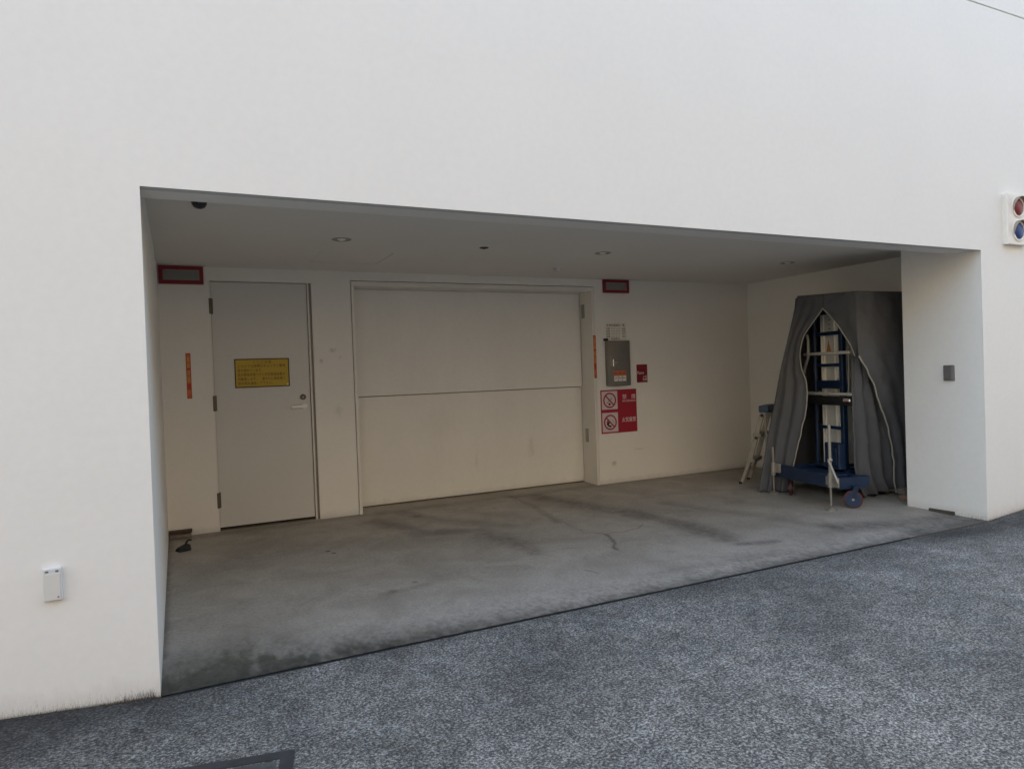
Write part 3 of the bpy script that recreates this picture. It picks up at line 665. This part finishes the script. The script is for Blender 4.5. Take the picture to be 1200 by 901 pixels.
# ------------------------------------------------------------------ small devices outside
t = thing('white_wall_box', 'small white plastic box low on the facade left of the recess', 'box', (-0.42, 0, 0.565))
obj('body', mb(-0.463, -0.388, -0.026, -0.0006, 0.563, 0.716, bev=0.003, seg=1), 'white_plastic', t)
obj('cover', mb(-0.459, -0.394, -0.0295, -0.0262, 0.567, 0.692, bev=0.002), 'cream_plastic', t)
obj('clip', mb(-0.452, -0.440, -0.029, -0.0262, 0.698, 0.706), 'grey_plastic', t)
obj('clip', mb(-0.412, -0.400, -0.029, -0.0262, 0.698, 0.706), 'grey_plastic', t)
obj('red_mark', mb(-0.408, -0.401, -0.0303, -0.0296, 0.578, 0.584), 'red', t)
t = thing('intercom_box', 'small dark grey sensor box on the pillar side facing the recess', 'box', (W, 0.316, 1.32))
bm = bmesh.new(); box(bm, W-0.030, W-0.0006, 0.268, 0.366, 1.322, 1.474, bev=0.007, seg=2); obj('body', bm, 'grey_plastic', t)
obj('side_rail', mb(W-0.0335, W-0.0302, 0.279, 0.290, 1.335, 1.462, bev=0.001), 'panel_grey', t)
# signal lamp box
t = thing('signal_lamp_box', 'white two lamp signal box with red over blue lens high on the facade', 'signal', (7.43, 0, 2.6))
obj('housing', mb(7.262, 7.600, -0.052, -0.018, 2.602, 3.086, bev=0.004), 'signal_box', t)
obj('back_plate', mb(7.268, 7.594, -0.0175, -0.0006, 2.608, 3.080), 'signal_box', t)
for (lz, mm, nm) in ((2.960, 'lens_red', 'red_lens'), (2.735, 'lens_blue', 'blue_lens')):
    cx = 7.432
    bm = bmesh.new(); lathe(bm, [(0.100, -0.0525), (0.100, -0.060), (0.086, -0.064), (0.080, -0.058), (0.080, -0.0525)], (cx, 0, lz), 'Y'); obj('lens_ring', bm, 'signal_box', t, True)
    bm = bmesh.new(); lathe(bm, [(0.080, -0.057), (0.066, -0.066), (0.038, -0.073), (0.0, -0.076)], (cx, 0, lz), 'Y'); obj(nm, bm, mm, t, True)
    bm = bmesh.new(); n = 24; o1 = []; i1 = []
    for k in range(n+1):                                   # open-bottomed visor hood
        a = R(-25+230*k/n); c, s = math.cos(a), math.sin(a)
        dep = -0.066-0.032*max(0.0, min(1.0, 0.30+0.9*s))
        o1.append((bm.verts.new((cx+0.098*c, -0.0606, lz+0.098*s)), bm.verts.new((cx+0.098*c, dep, lz+0.098*s))))
        i1.append((bm.verts.new((cx+0.094*c, -0.0606, lz+0.094*s)), bm.verts.new((cx+0.094*c, dep, lz+0.094*s))))
    for k in range(n):
        bm.faces.new((o1[k][0], o1[k+1][0], o1[k+1][1], o1[k][1])); bm.faces.new((i1[k][0], i1[k][1], i1[k+1][1], i1[k+1][0])); bm.faces.new((o1[k][1], o1[k+1][1], i1[k+1][1], i1[k][1]))
    obj('visor', bm, 'visor', t, True)

# ------------------------------------------------------------------ loose things on the floor
def rough(bm, amp, seed=0):
    rs = random.Random(seed)
    for v in bm.verts: v.co += Vector([rs.uniform(-amp, amp) for _ in range(3)])
    return bm
t = tag(obj('wood_board', rough(mb(0.004, 0.206, D-0.052, D-0.002, zf+0.034, zf+0.066, bev=0.003), 0.0015, 1), 'wood'), 'dark brown board lying on a block in the left back corner', 'board')
t = tag(obj('mortar_block', rough(mb(0.006, 0.196, D-0.125, D-0.012, zf-0.002, zf+0.033, bev=0.006), 0.003, 2), 'block'), 'crumbly mortar block under the brown board in the left back corner', 'block')
t = thing('door_stopper', 'small black rubber stopper lying on the floor near the left back corner', 'door stop', (0.125, 2.93, fz(2.9)))
bm = bmesh.new(); q = Matrix.Translation((0.125, 2.93, fz(2.93))) @ Matrix.Rotation(R(25), 4, 'Z')
vsx = [bm.verts.new(q @ Vector(p)) for p in ((-0.06, -0.045, 0), (0.05, -0.045, 0), (0.05, 0.045, 0), (-0.06, 0.045, 0), (-0.045, -0.035, 0.03), (0.045, -0.04, 0.055), (0.045, 0.04, 0.055), (-0.045, 0.035, 0.03))]
for fc in ((0, 3, 2, 1), (4, 5, 6, 7), (0, 1, 5, 4), (1, 2, 6, 5), (2, 3, 7, 6), (3, 0, 4, 7)): bm.faces.new([vsx[i] for i in fc])
bmesh.ops.bevel(bm, geom=list(bm.edges), offset=0.005, segments=2, affect='EDGES'); obj('wedge', bm, 'black', t)
bm = bmesh.new(); tube(bm, [q @ Vector(p) for p in ((0.02, 0.0, 0.05), (0.03, 0.0, 0.075), (0.055, 0.01, 0.085), (0.075, 0.0, 0.08))], 0.009, 8); obj('loop', bm, 'black', t, True)
tag(obj('wood_wedge', rough(mb(W-0.034, W-0.001, 0.300, 0.545, 0.008, 0.040, bev=0.003), 0.0015, 3), 'wood_grey'), 'weathered wooden batten lying against the foot of the pillar', 'batten')
for k, (bx, by, bz, rz, mm, lb_) in enumerate(((7.22, 0.985, 0, 10, 'brick', 'reddish brick on the floor behind the pillar, underneath another one'), (7.23, 0.99, 0.062, -12, 'block', 'pale broken block lying on top of the reddish brick behind the pillar'))):
    q = Matrix.Translation((bx, by, fz(by)+bz)) @ Matrix.Rotation(R(rz), 4, 'Z')
    bm = bmesh.new(); box(bm, -0.10, 0.10, -0.05, 0.05, 0.0, 0.06, bev=0.006, mx=q)
    tag(obj('brick', rough(bm, 0.002, k+5), mm), lb_, 'brick', 'bricks behind the pillar')
# service cover sunk in the asphalt at the bottom of the picture
t = thing('service_cover', 'dark iron framed service cover set in the asphalt', 'manhole cover', (0.0, -1.2, 0.0))
ang = R(-8); q = Matrix.Translation((0.470, -0.885, 0)) @ Matrix.Rotation(R(-11), 4, 'Z')
bm = bmesh.new(); fw = 0.055
S = 0.70
box(bm, -S, 0.042, -fw+0.042, 0.042, -0.03, 0.005, mx=q); box(bm, -S, 0.042, -S, -S+fw, -0.03, 0.005, mx=q)
box(bm, 0.042-fw, 0.042, -S+fw, -fw+0.042, -0.03, 0.005, mx=q); box(bm, -S, -S+fw, -S+fw, -fw+0.042, -0.03, 0.005, mx=q)
obj('frame', bm, 'iron', t)
bm = bmesh.new(); box(bm, -S+fw+0.012, 0.042-fw-0.012, -S+fw+0.012, -fw+0.030, -0.03, 0.003, bev=0.003, mx=q); obj('cover_plate', bm, 'plate_iron', t)
bm = bmesh.new(); box(bm, -S+fw, 0.042-fw, -S+fw, -fw+0.042, -0.03, -0.008, mx=q); obj('joint', bm, 'gap', t)

# weeds and crumbs at the wall foot
bm = bmesh.new()
for k in range(230):
    c_ = random.random()
    x = -0.02-abs(random.gauss(0, 0.20)) if c_ < 0.8 else -random.uniform(0, 0.75)
    z = 0.078*(-x) ; h = random.uniform(0.005, 0.016)+(0.04*random.random()**2 if -0.16 < x < -0.02 else 0)
    y = -random.uniform(0.002, 0.010)
    w_ = 0.0007; dx = random.uniform(-0.4, 0.4)*h
    p = [bm.verts.new((x-w_, y, z-0.003)), bm.verts.new((x+w_, y, z-0.003)), bm.verts.new((x+w_*0.5+dx, y-0.2*h, z+h)), bm.verts.new((x-w_*0.5+dx, y-0.2*h, z+h))]
    bm.faces.new(p)
    if h > 0.02:
        p = [bm.verts.new((x+dx*0.5, y, z+h*0.5)), bm.verts.new((x+dx*0.5+0.001, y, z+h*0.5)), bm.verts.new((x+dx*0.5+0.008, y-0.004, z+h*0.7))]; bm.faces.new(p)
weeds = obj('dry_weeds', bm, 'dry'); tag(weeds, 'dry dark moss and tiny weeds along the foot of the facade left of the recess', 'weeds'); weeds['kind'] = 'stuff'
bm = bmesh.new()
for k in range(260):
    x = -random.random()**1.5*1.2; y = -random.uniform(0.0, 0.018); s_ = random.uniform(0.0015, 0.005)
    z = 0.078*(-x)
    bmesh.ops.create_icosphere(bm, subdivisions=1, radius=s_, matrix=Matrix.Translation((x, y, z)) @ Matrix.Diagonal((random.uniform(.8, 2), random.uniform(.5, 1), random.uniform(.5, 1), 1)))
for k in range(160):
    x = W+random.random()**1.3*1.2; y = -random.uniform(0.0, 0.02); s_ = random.uniform(0.002, 0.006)
    bmesh.ops.create_icosphere(bm, subdivisions=1, radius=s_, matrix=Matrix.Translation((x, y, 0.066*(x-6.93))) @ Matrix.Diagonal((random.uniform(.8, 2), 1, random.uniform(.5, 1), 1)))
cr_ = obj('wall_foot_debris', bm, 'soil'); tag(cr_, 'dark soil crumbs gathered where facade and asphalt meet', 'debris'); cr_['kind'] = 'stuff'

# ------------------------------------------------------------------ folding step ladder behind the drape
t = thing('step_ladder', 'short folding aluminium step ladder with blue top beside the grey drape', 'ladder', (6.5, 2.5, fz(2.5)))
RD = Vector((0.862, 0.507, 0.0)); SP = RD*0.34           # direction of the steps
A1, A0 = Vector((6.570, 2.385, 0.97)), Vector((6.465, 2.515, 0.362))
A00 = Vector((6.395, 2.60, fz(2.6)+0.004))
LQ = Matrix.Rotation(math.atan2(RD.y, RD.x), 4, 'Z')
def rail(p0, p1, w=0.026, d=0.012):
    """w across the steps' depth, d along the steps"""
    bm = bmesh.new(); dv = p1-p0; z_ = dv.normalized(); y_ = (RD-RD.dot(z_)*z_).normalized(); x_ = y_.cross(z_)
    mx = Matrix(((x_.x, y_.x, z_.x, p0.x), (x_.y, y_.y, z_.y, p0.y), (x_.z, y_.z, z_.z, p0.z), (0, 0, 0, 1)))
    box(bm, -w, w, -d, d, 0, dv.length, bev=0.003, mx=mx); return bm
for dv in (Vector((0, 0, 0)), SP):
    p1, p0, p00 = A1+dv, A0+dv, A00+dv*1.06
    obj('rail', rail(p0, p1, 0.028, 0.013), 'alu_dull', t)
    obj('leg', rail(p00, p0, 0.020, 0.014), 'alu_dull', t)
    obj('brace', rail(p00+Vector((0.02, -0.02, 0.08)), p0+RD*0.11*(1 if dv.length < .1 else -1)+Vector((0, 0, -0.02)), 0.008, 0.006), 'alu_dull', t)
    obj('foot', mb(p00.x-0.024, p00.x+0.024, p00.y-0.02, p00.y+0.02, p00.z-0.003, p00.z+0.028, bev=0.004), 'black', t)
    obj('rear_leg', rail(Vector((A1.x+0.03+dv.x, A1.y-0.05+dv.y, fz(2.35)+0.004)), p1+Vector((0.01, -0.02, -0.01)), 0.013, 0.010), 'alu_dull', t)
for z_ in (0.365, 0.68):
    k = (z_-0.362)/(0.97-0.362); c = A0.lerp(A1, k)
    mx = Matrix.Translation(c) @ LQ
    bm = bmesh.new(); box(bm, -0.022, SP.length+0.018, -0.060, 0.040, -0.024, 0.020, bev=0.004, mx=mx); obj('step', bm, 'alu_dull', t)
mx = Matrix.Translation(A1) @ LQ
bm = bmesh.new(); box(bm, -0.020, SP.length+0.035, -0.075, 0.045, -0.015, 0.070, bev=0.012, seg=2, mx=mx); obj('top_cap', bm, 'blue_cap', t)
for k_ in (0.03, 0.30):
    c = A1.lerp(A0, k_/0.6)+Vector((0, 0, -0.02)); bm = bmesh.new(); cyl(bm, c-RD*0.02, c-RD*0.011, 0.02); obj('pivot', bm, 'black', t, True)

# ------------------------------------------------------------------ mast lift under the open cover
O = Vector((6.10, 1.05, 0)); E1 = Vector((.192, .981, 0)).normalized(); E2 = Vector((.981, -.192, 0)).normalized()
LM = Matrix(((E1.x, E2.x, 0, O.x), (E1.y, E2.y, 0, O.y), (0, 0, 1, 0), (0, 0, 0, 1)))
def lb(bm, s0, s1, d0, d1, z0, z1, bev=0.0): return box(bm, s0, s1, d0, d1, z0, z1, bev=bev, mx=LM)
def lp(s, d, z): return LM @ Vector((s, d, z))
T = thing('mast_lift', 'blue vertical mast work lift with silver column standing under the open grey cover', 'lift', (6.55, 1.45, 0.04))
bm = bmesh.new(); lb(bm, 0.02, 0.955, 0.035, 0.115, 0.245, 0.385, bev=0.006); obj('front_beam', bm, 'blue', T)
bm = bmesh.new(); lb(bm, 0.02, 0.10, 0.116, 0.50, 0.225, 0.345, bev=0.005); lb(bm, 0.86, 0.94, 0.116, 1.05, 0.25, 0.37, bev=0.005); lb(bm, 0.101, 0.859, 0.42, 0.50, 0.23, 0.335); lb(bm, 0.40, 0.85, 0.97, 1.05, 0.25, 0.37); lb(bm, 0.38, 0.44, 0.501, 0.969, 0.25, 0.36)
obj('chassis', bm, 'blue', T)
bm = bmesh.new(); lb(bm, 0.45, 0.858, 0.501, 0.95, 0.355, 0.372); lb(bm, 0.105, 0.855, 0.125, 0.30, 0.352, 0.364); obj('deck_plate', bm, 'blue', T)
def jack(s, d, top, name='outrigger_jack'):
    zf_ = fz(lp(s, d, 0).y)
    bm = bmesh.new(); p = lp(s, d, 0)
    lathe(bm, [(0.058, zf_-0.001), (0.058, zf_+0.010), (0.040, zf_+0.020), (0.018, zf_+0.034), (0.0, zf_+0.036)], (p.x, p.y, 0), seg=24)
    j = obj(name, bm, 'zinc', T, True)
    bm = bmesh.new(); cyl(bm, (p.x, p.y, zf_+0.03), (p.x, p.y, 0.30), 0.0125, seg=12)
    for k in range(16): lathe(bm, [(0.0125, zf_+0.05+k*0.013), (0.0145, zf_+0.056+k*0.013), (0.0125, zf_+0.062+k*0.013)], (p.x, p.y, 0), seg=10)
    obj('screw', bm, 'steel', j, True)
    bm = bmesh.new(); cyl(bm, (p.x, p.y, 0.265), (p.x, p.y, 0.41), 0.027, seg=16); obj('sleeve', bm, 'zinc', j, True)
    return j, p
j, p = jack(0.0, 0.0, 0.9)
bm = bmesh.new(); cyl(bm, (p.x, p.y, 0.41), (p.x, p.y, 0.905), 0.016, seg=12); lathe(bm, [(0.022, 0.53), (0.028, 0.545), (0.022, 0.56)], (p.x, p.y, 0), seg=14); obj('upright', bm, 'zinc', j, True)
bm = bmesh.new(); q0, q1 = lp(0.0, -0.02, 0.545), lp(-0.115, -0.005, 0.325); tube(bm, [q0, q0.lerp(q1, .5), q1], 0.013, 8); obj('crank_handle', bm, 'zinc', j, True)
bm = bmesh.new(); lb(bm, 0.014, 0.060, -0.012, 0.034, 0.285, 0.375, bev=0.004); obj('bracket', bm, 'zinc', j)
bm = bmesh.new(); lb(bm, -0.095, -0.005, 0.012, 0.030, 0.27, 0.37, bev=0.004); obj('lug', bm, 'zinc', j)
j, p = jack(0.935, 0.0, 0.6)
bm = bmesh.new(); lb(bm, 0.915, 0.945, -0.014, 0.004, 0.41, 0.595, bev=0.006); obj('lever_arm', bm, 'alu_dull', j)
bm = bmesh.new(); lb(bm, 0.840, 0.925, 0.004, 0.034, 0.300, 0.402, bev=0.004); obj('bracket', bm, 'alu_dull', j)
# casters
def caster(p, rad, wid, axis, mt, mh, ztop):
    zf_ = fz(p.y); c = Vector((p.x, p.y, zf_+rad)); ax = Vector(axis).normalized()
    bm = bmesh.new(); cyl(bm, c-ax*wid/2, c+ax*wid/2, rad, seg=28)
    bmesh.ops.bevel(bm, geom=[e for e in bm.edges if len(e.link_faces) == 2 and any(len(f_.verts) > 6 for f_ in e.link_faces)], offset=0.008, segments=2, affect='EDGES')
    w_ = obj('caster_wheel', bm, mt, T, True)
    bm = bmesh.new(); cyl(bm, c-ax*(wid/2+0.003), c+ax*(wid/2+0.003), rad*0.80, seg=28); obj('hub', bm, mh, w_, True)
    bm = bmesh.new(); cyl(bm, c-ax*(wid/2+0.014), c+ax*(wid/2+0.014), 0.014, seg=6); obj('axle_bolt', bm, 'zinc', w_)
    sd = ax.cross(Vector((0, 0, 1))).normalized()
    bm = bmesh.new()
    for s_ in (-1, 1):
        o_ = ax*(wid/2+0.008)*s_
        pts = [c+o_-sd*0.018, c+o_+sd*0.018, c+o_+Vector((0, 0, rad+0.02))+sd*0.055, c+o_+Vector((0, 0, rad+0.02))+sd*0.0]
        th = ax*0.0025
        a = [bm.verts.new(q_-th) for q_ in pts]; b_ = [bm.verts.new(q_+th) for q_ in pts]
        bm.faces.new(a); bm.faces.new(b_[::-1])
        for i in range(4): bm.faces.new((a[i], a[(i+1) % 4], b_[(i+1) % 4], b_[i]))
    top = c+Vector((0, 0, rad+0.02))+sd*0.027
    cyl(bm, top, Vector((top.x, top.y, ztop)), 0.035, seg=16)
    obj('fork', bm, 'blue', w_)
caster(Vector((6.375, 1.005, 0)), 0.092, 0.036, (0.80, 0.60, 0), 'red_tyre', 'blue_wheel', 0.262)
caster(lp(0.80, 0.125, 0), 0.083, 0.034, (0.62, -0.78, 0), 'red_tyre', 'red_tyre', 0.245)
caster(lp(0.80, 0.98, 0), 0.083, 0.034, (0.62, -0.78, 0), 'red_tyre', 'red_tyre', 0.25)
caster(lp(0.44, 0.96, 0), 0.083, 0.034, (0.62, -0.78, 0), 'red_tyre', 'red_tyre', 0.25)
# mast: extruded aluminium column with ribs
bm = bmesh.new(); lb(bm, 0.655, 0.945, 0.70, 0.94, 0.373, 2.10, bev=0.006); obj('mast', bm, 'alu', T)
mast = bpy.data.objects['mast']
for s0 in (0.672, 0.712, 0.884, 0.925):
    bm = bmesh.new(); lb(bm, s0-0.007, s0+0.007, 0.684, 0.6995, 0.374, 2.099, bev=0.002); obj('rib', bm, 'alu', mast)
bm = bmesh.new()
for k in range(4): cyl(bm, lp(0.79, 0.6985, 2.03-k*0.05), lp(0.79, 0.693, 2.03-k*0.05), 0.008, seg=8)
obj('bolt_row', bm, 'bronze', mast)
bm = prism_xz([(0, 0), (0.075, 0), (0.0375, 0.14)], 0, 0.002)
for v in bm.verts: v.co = lp(0.775+0.075-v.co.x, 0.6975-v.co.y, 1.66+v.co.z)
obj('warning_sticker', bm, 'strip_yellow', mast)
# blue guide frame with rungs
fr_ = None
bm = bmesh.new(); cyl(bm, lp(0.925, 0.60, 0.36), lp(0.925, 0.60, 2.05), 0.024, seg=14); obj('guide_post', bm, 'blue', T, True)
bm = bmesh.new(); lb(bm, 0.462, 0.518, 0.575, 0.635, 0.36, 2.05, bev=0.006); obj('guide_post', bm, 'blue', T)
for z_, h in ((1.87, 0.020), (1.51, 0.018), (0.80, 0.018)):
    bm = bmesh.new(); lb(bm, 0.519, 0.90, 0.592, 0.610, z_-h, z_+h, bev=0.003); obj('rung', bm, 'blue', T)
bm = bmesh.new(); lb(bm, 0.519, 0.92, 0.590, 0.66, 1.245, 1.335, bev=0.006); obj('carriage', bm, 'blue', T)
bm = bmesh.new(); lb(bm, 0.34, 0.575, 0.40, 0.499, 0.365, 0.655, bev=0.012); lb(bm, 0.37, 0.54, 0.39, 0.399, 0.42, 0.60, bev=0.004); obj('motor_box', bm, 'blue', T)
# basket rails
for z_ in (1.643, 1.190):
    bm = bmesh.new(); tube(bm, [lp(s_, 0.48, z_) for s_ in (0.215, 0.4, 0.7, 0.96)], 0.018, 10)
    tube(bm, [lp(0.96, d_, z_) for d_ in (0.48, 0.62, 0.69)], 0.0165, 10); obj('basket_rail', bm, 'rail_metal', T, True)
bm = bmesh.new(); lb(bm, 0.225, 0.955, 0.485, 0.515, 1.065, 1.165, bev=0.004); obj('toe_board', bm, 'black', T)
bm = bmesh.new(); lb(bm, 0.235, 0.345, 0.462, 0.484, 1.105, 1.145, bev=0.010); obj('release_latch', bm, 'chrome', T)
bm = bmesh.new(); tube(bm, [lp(s_, 0.46, z_) for s_, z_ in ((0.885, 1.87), (0.862, 1.80), (0.862, 1.70), (0.872, 1.60), (0.93, 1.50), (0.955, 1.42))], 0.018, 10); obj('hand_grip', bm, 'zinc', T, True)
bm = bmesh.new(); tube(bm, [lp(s_, 0.49, z_) for s_, z_ in ((0.262, 1.80), (0.266, 1.55), (0.272, 1.32), (0.28, 1.20))], 0.004, 6); obj('cable', bm, 'zip', T, True)

# ---- the cover
def cr_interp(P, n):
    P = [Vector(p) for p in P]; L = [0]
    for a, b in zip(P[:-1], P[1:]): L.append(L[-1]+(b-a).length)
    out = []
    for k in range(n):
        t_ = L[-1]*k/(n-1); i = 0
        while i < len(P)-2 and L[i+1] < t_: i += 1
        w_ = (t_-L[i])/max(1e-9, L[i+1]-L[i])
        p0, p1, p2, p3 = P[max(i-1, 0)], P[i], P[i+1], P[min(i+2, len(P)-1)]
        q_ = 0.5*((2*p1)+(-p0+p2)*w_+(2*p0-5*p1+4*p2-p3)*w_*w_+(-p0+3*p1-3*p2+p3)*w_**3)
        out.append(q_)
    return out
Lc = [[6.65, 1.876, 2.323], [6.56, 1.934, 1.902], [6.473, 1.995, 1.488], [6.383, 2.029, 1.063], [6.31, 2.063, 0.716], [6.237, 2.084, 0.371], [6.175, 2.11, 0.066]]
ZL = [[6.602, 1.485, 2.3], [6.588, 1.478, 2.144], [6.573, 1.607, 1.994], [6.56, 1.717, 1.858], [6.543, 1.768, 1.666], [6.526, 1.737, 1.481], [6.509, 1.658, 1.287], [6.484, 1.658, 1.019], [6.470, 1.735, 0.728], [6.455, 1.82, 0.402], [6.44, 1.895, 0.063]]
ZR = [[6.58, 1.470, 2.298], [6.58, 1.472, 2.134], [6.58, 1.366, 2.021], [6.58, 1.272, 1.911], [6.58, 1.182, 1.777], [6.58, 1.123, 1.674], [6.575, 1.083, 1.600]]
FT = [[6.56, 1.048, 2.279], [6.56, 1.052, 1.931], [6.56, 1.062, 1.6]]
ZF = [[6.56, 1.045, 1.600], [6.666, 1.033, 1.462], [6.803, 1.051, 1.276], [6.918, 1.071, 1.06], [7.047, 1.09, 0.848], [7.137, 1.11, 0.626], [7.197, 1.128, 0.431], [7.214, 1.145, 0.238], [7.273, 1.161, 0.075]]
FT2 = [[6.56, 1.048, 2.279], [6.56, 1.050, 1.931], [6.56, 1.045, 1.6]]
IL = [[6.586, 1.138, 1.70], [6.602, 1.162, 1.302], [6.621, 1.175, 0.843], [6.645, 1.19, 0.425], [6.713, 1.21, 0.231], [6.844, 1.235, 0.060]]
IR = [[6.74, 1.098, 1.70], [6.985, 1.110, 1.288], [7.26, 1.16, 0.802], [7.345, 1.20, 0.361], [7.352, 1.21, 0.215], [7.40, 1.225, 0.10]]
def noise3(p, k=1.0):
    from mathutils import noise as _n
    return _n.noise(Vector(p)*k)
def patch(A, Bp, nrm, n=60, m_=30, fold=0.0, nf=3.0, ph=0.0, amp=0.012, grow=True, hem=None, a2=None, b2=None):
    """cloth between two curves, folds running down it"""
    bm = bmesh.new(); A = cr_interp(A, n) if a2 is None else a2; Bp = cr_interp(Bp, n) if b2 is None else b2
    N = Vector(nrm).normalized(); rows = []
    for i in range(n):
        v_ = i/(n-1); row = []
        for j_ in range(m_+1):
            u_ = j_/m_; p_ = A[i].lerp(Bp[i], u_)
            e_ = math.sin(math.pi*u_)**0.5 if 0 < u_ < 1 else 0
            g_ = (0.25+0.75*v_) if grow else 1.0
            ff = fold*g_*math.sin(2*math.pi*(nf*u_+ph+0.25*math.sin(2.5*v_+ph*3)))
            ff += amp*(noise3((p_.x*2.2, p_.y*2.2, p_.z*0.9), 2.0)+0.5*noise3((p_.x*3, p_.y*3, p_.z*2), 4.0)+0.35*noise3((p_.x*2, p_.y*2, p_.z*4), 7.0))
            da = (p_-Vector((6.585, 1.475, 2.15))); ra = math.hypot(da.y, da.z)
            ff += 0.010*math.exp(-ra/0.30)*math.sin(9*math.atan2(da.z, da.y)+1.0)*min(1, ra/0.08)
            q_ = p_+N*ff*e_
            row.append(bm.verts.new(q_))
        rows.append(row)
    for i in range(n-1):
        for j_ in range(m_): bm.faces.new((rows[i][j_], rows[i][j_+1], rows[i+1][j_+1], rows[i+1][j_]))
    return bm
def merge(a, b_):
    me_ = bpy.data.meshes.new('tmp'); b_.to_mesh(me_); b_.free(); a.from_mesh(me_); bpy.data.meshes.remove(me_); return a
CV = thing('lift_cover', 'dark grey cloth cover draped over the mast lift with its zip front pulled open', 'cover', (6.8, 1.6, 0.05))
nl = (-1, -0.3, 0)
cv = patch(Lc, ZL, nl, fold=0.026, nf=2.6, ph=0.15, amp=0.028)
merge(cv, patch(ZR, FT, nl, n=40, m_=20, fold=0.006, nf=1.0, amp=0.022))
FRl = [[7.377, 1.051, 2.286], [7.385, 1.03, 1.95], [7.40, 1.02, 1.60], [7.42, 1.01, 1.2], [7.44, 1.02, 0.8], [7.455, 1.05, 0.40], [7.46, 1.08, 0.075]]
def two(Pa, Pb, na, nb): return cr_interp(Pa, na)+cr_interp(Pb, nb)[1:]
merge(cv, patch(None, None, (0, -1, 0), n=89, m_=34, fold=0.016, nf=2.2, ph=0.35, amp=0.026, a2=two(FT2, ZF, 30, 60), b2=two(FRl[:3], FRl[2:], 30, 60)))
# back, side and top of the cover
BL = [[6.98, 2.20, 2.325], [6.93, 2.24, 1.3], [6.92, 2.30, 0.10]]
BR = [[7.46, 2.18, 2.30], [7.47, 2.20, 1.3], [7.47, 2.25, 0.10]]
merge(cv, patch(Lc, BL, (-0.6, 0.8, 0), n=40, m_=14, fold=0.02, nf=1.5, amp=0.01))
merge(cv, patch(BL, BR, (0, 1, 0), n=40, m_=14, fold=0.02, nf=1.5, amp=0.01))
FRa = [[7.377, 1.051, 2.286], [7.40, 1.02, 1.60], [7.44, 1.02, 0.8], [7.46, 1.08, 0.075]]
merge(cv, patch(BR, FRa, (1, 0, 0), n=40, m_=14, amp=0.004))
top = bmesh.new()
tp = [Vector(p_) for p_ in ((6.65, 1.876, 2.323), (6.602, 1.477, 2.299), (6.56, 1.048, 2.279), (7.377, 1.051, 2.286), (7.46, 2.18, 2.30), (6.98, 2.20, 2.325))]
top.faces.new([top.verts.new(p_) for p_ in tp]); merge(cv, top)
bmesh.ops.remove_doubles(cv, verts=cv.verts, dist=0.004)
o = obj('cloth_shell', cv, 'cloth', CV, True)
md = o.modifiers.new('thickness', 'SOLIDIFY'); md.thickness = 0.003; md.offset = 0
il = patch(IL, IR, (0, -1, 0), n=70, m_=44, fold=0.040, nf=3.3, ph=0.1, amp=0.024)
o = obj('folded_flap', il, 'cloth', CV, True); md = o.modifiers.new('thickness', 'SOLIDIFY'); md.thickness = 0.003; md.offset = 0
def off(P, v): return [Vector(p_)+Vector(v) for p_ in P]
def wig(P, n, a, s):
    Q = cr_interp(P, n); return [q_+Vector((0, a*noise3((s, q_.z*9, 0)), a*0.4*noise3((0, q_.z*12, s)))) for q_ in Q]
bm = bmesh.new(); tube(bm, wig(off(ZL[1:], (-0.006, 0, 0)), 90, 0.010, 1), 0.0065, 6); obj('zip_edge', bm, 'zip', CV, True)
bm = bmesh.new(); tube(bm, wig(off(ZR[1:], (-0.006, 0, 0)), 40, 0.008, 5), 0.0065, 6); obj('zip_edge', bm, 'zip', CV, True)
bm = bmesh.new(); Q = cr_interp(off(ZF, (-0.003, -0.006, 0)), 110)
Q = [q_+Vector((0.016*noise3((3, q_.z*9, 0)), 0, 0)) for q_ in Q]
tube(bm, Q, 0.0085, 6); obj('zip_edge', bm, 'zip', CV, True)
sl = patch([[7.27, 0.99, 0.86], [7.28, 0.985, 0.60], [7.27, 0.99, 0.32], [7.30, 1.0, 0.10]], [[7.49, 0.97, 0.90], [7.492, 0.96, 0.60], [7.49, 0.97, 0.35], [7.49, 0.98, 0.12]], (0, -1, 0), n=60, m_=30, fold=0.02, nf=1.3, ph=0.2, amp=0.10, grow=False)
o = obj('slack_cloth', sl, 'cloth', CV, True); md = o.modifiers.new('thickness', 'SOLIDIFY'); md.thickness = 0.003; md.offset = 0
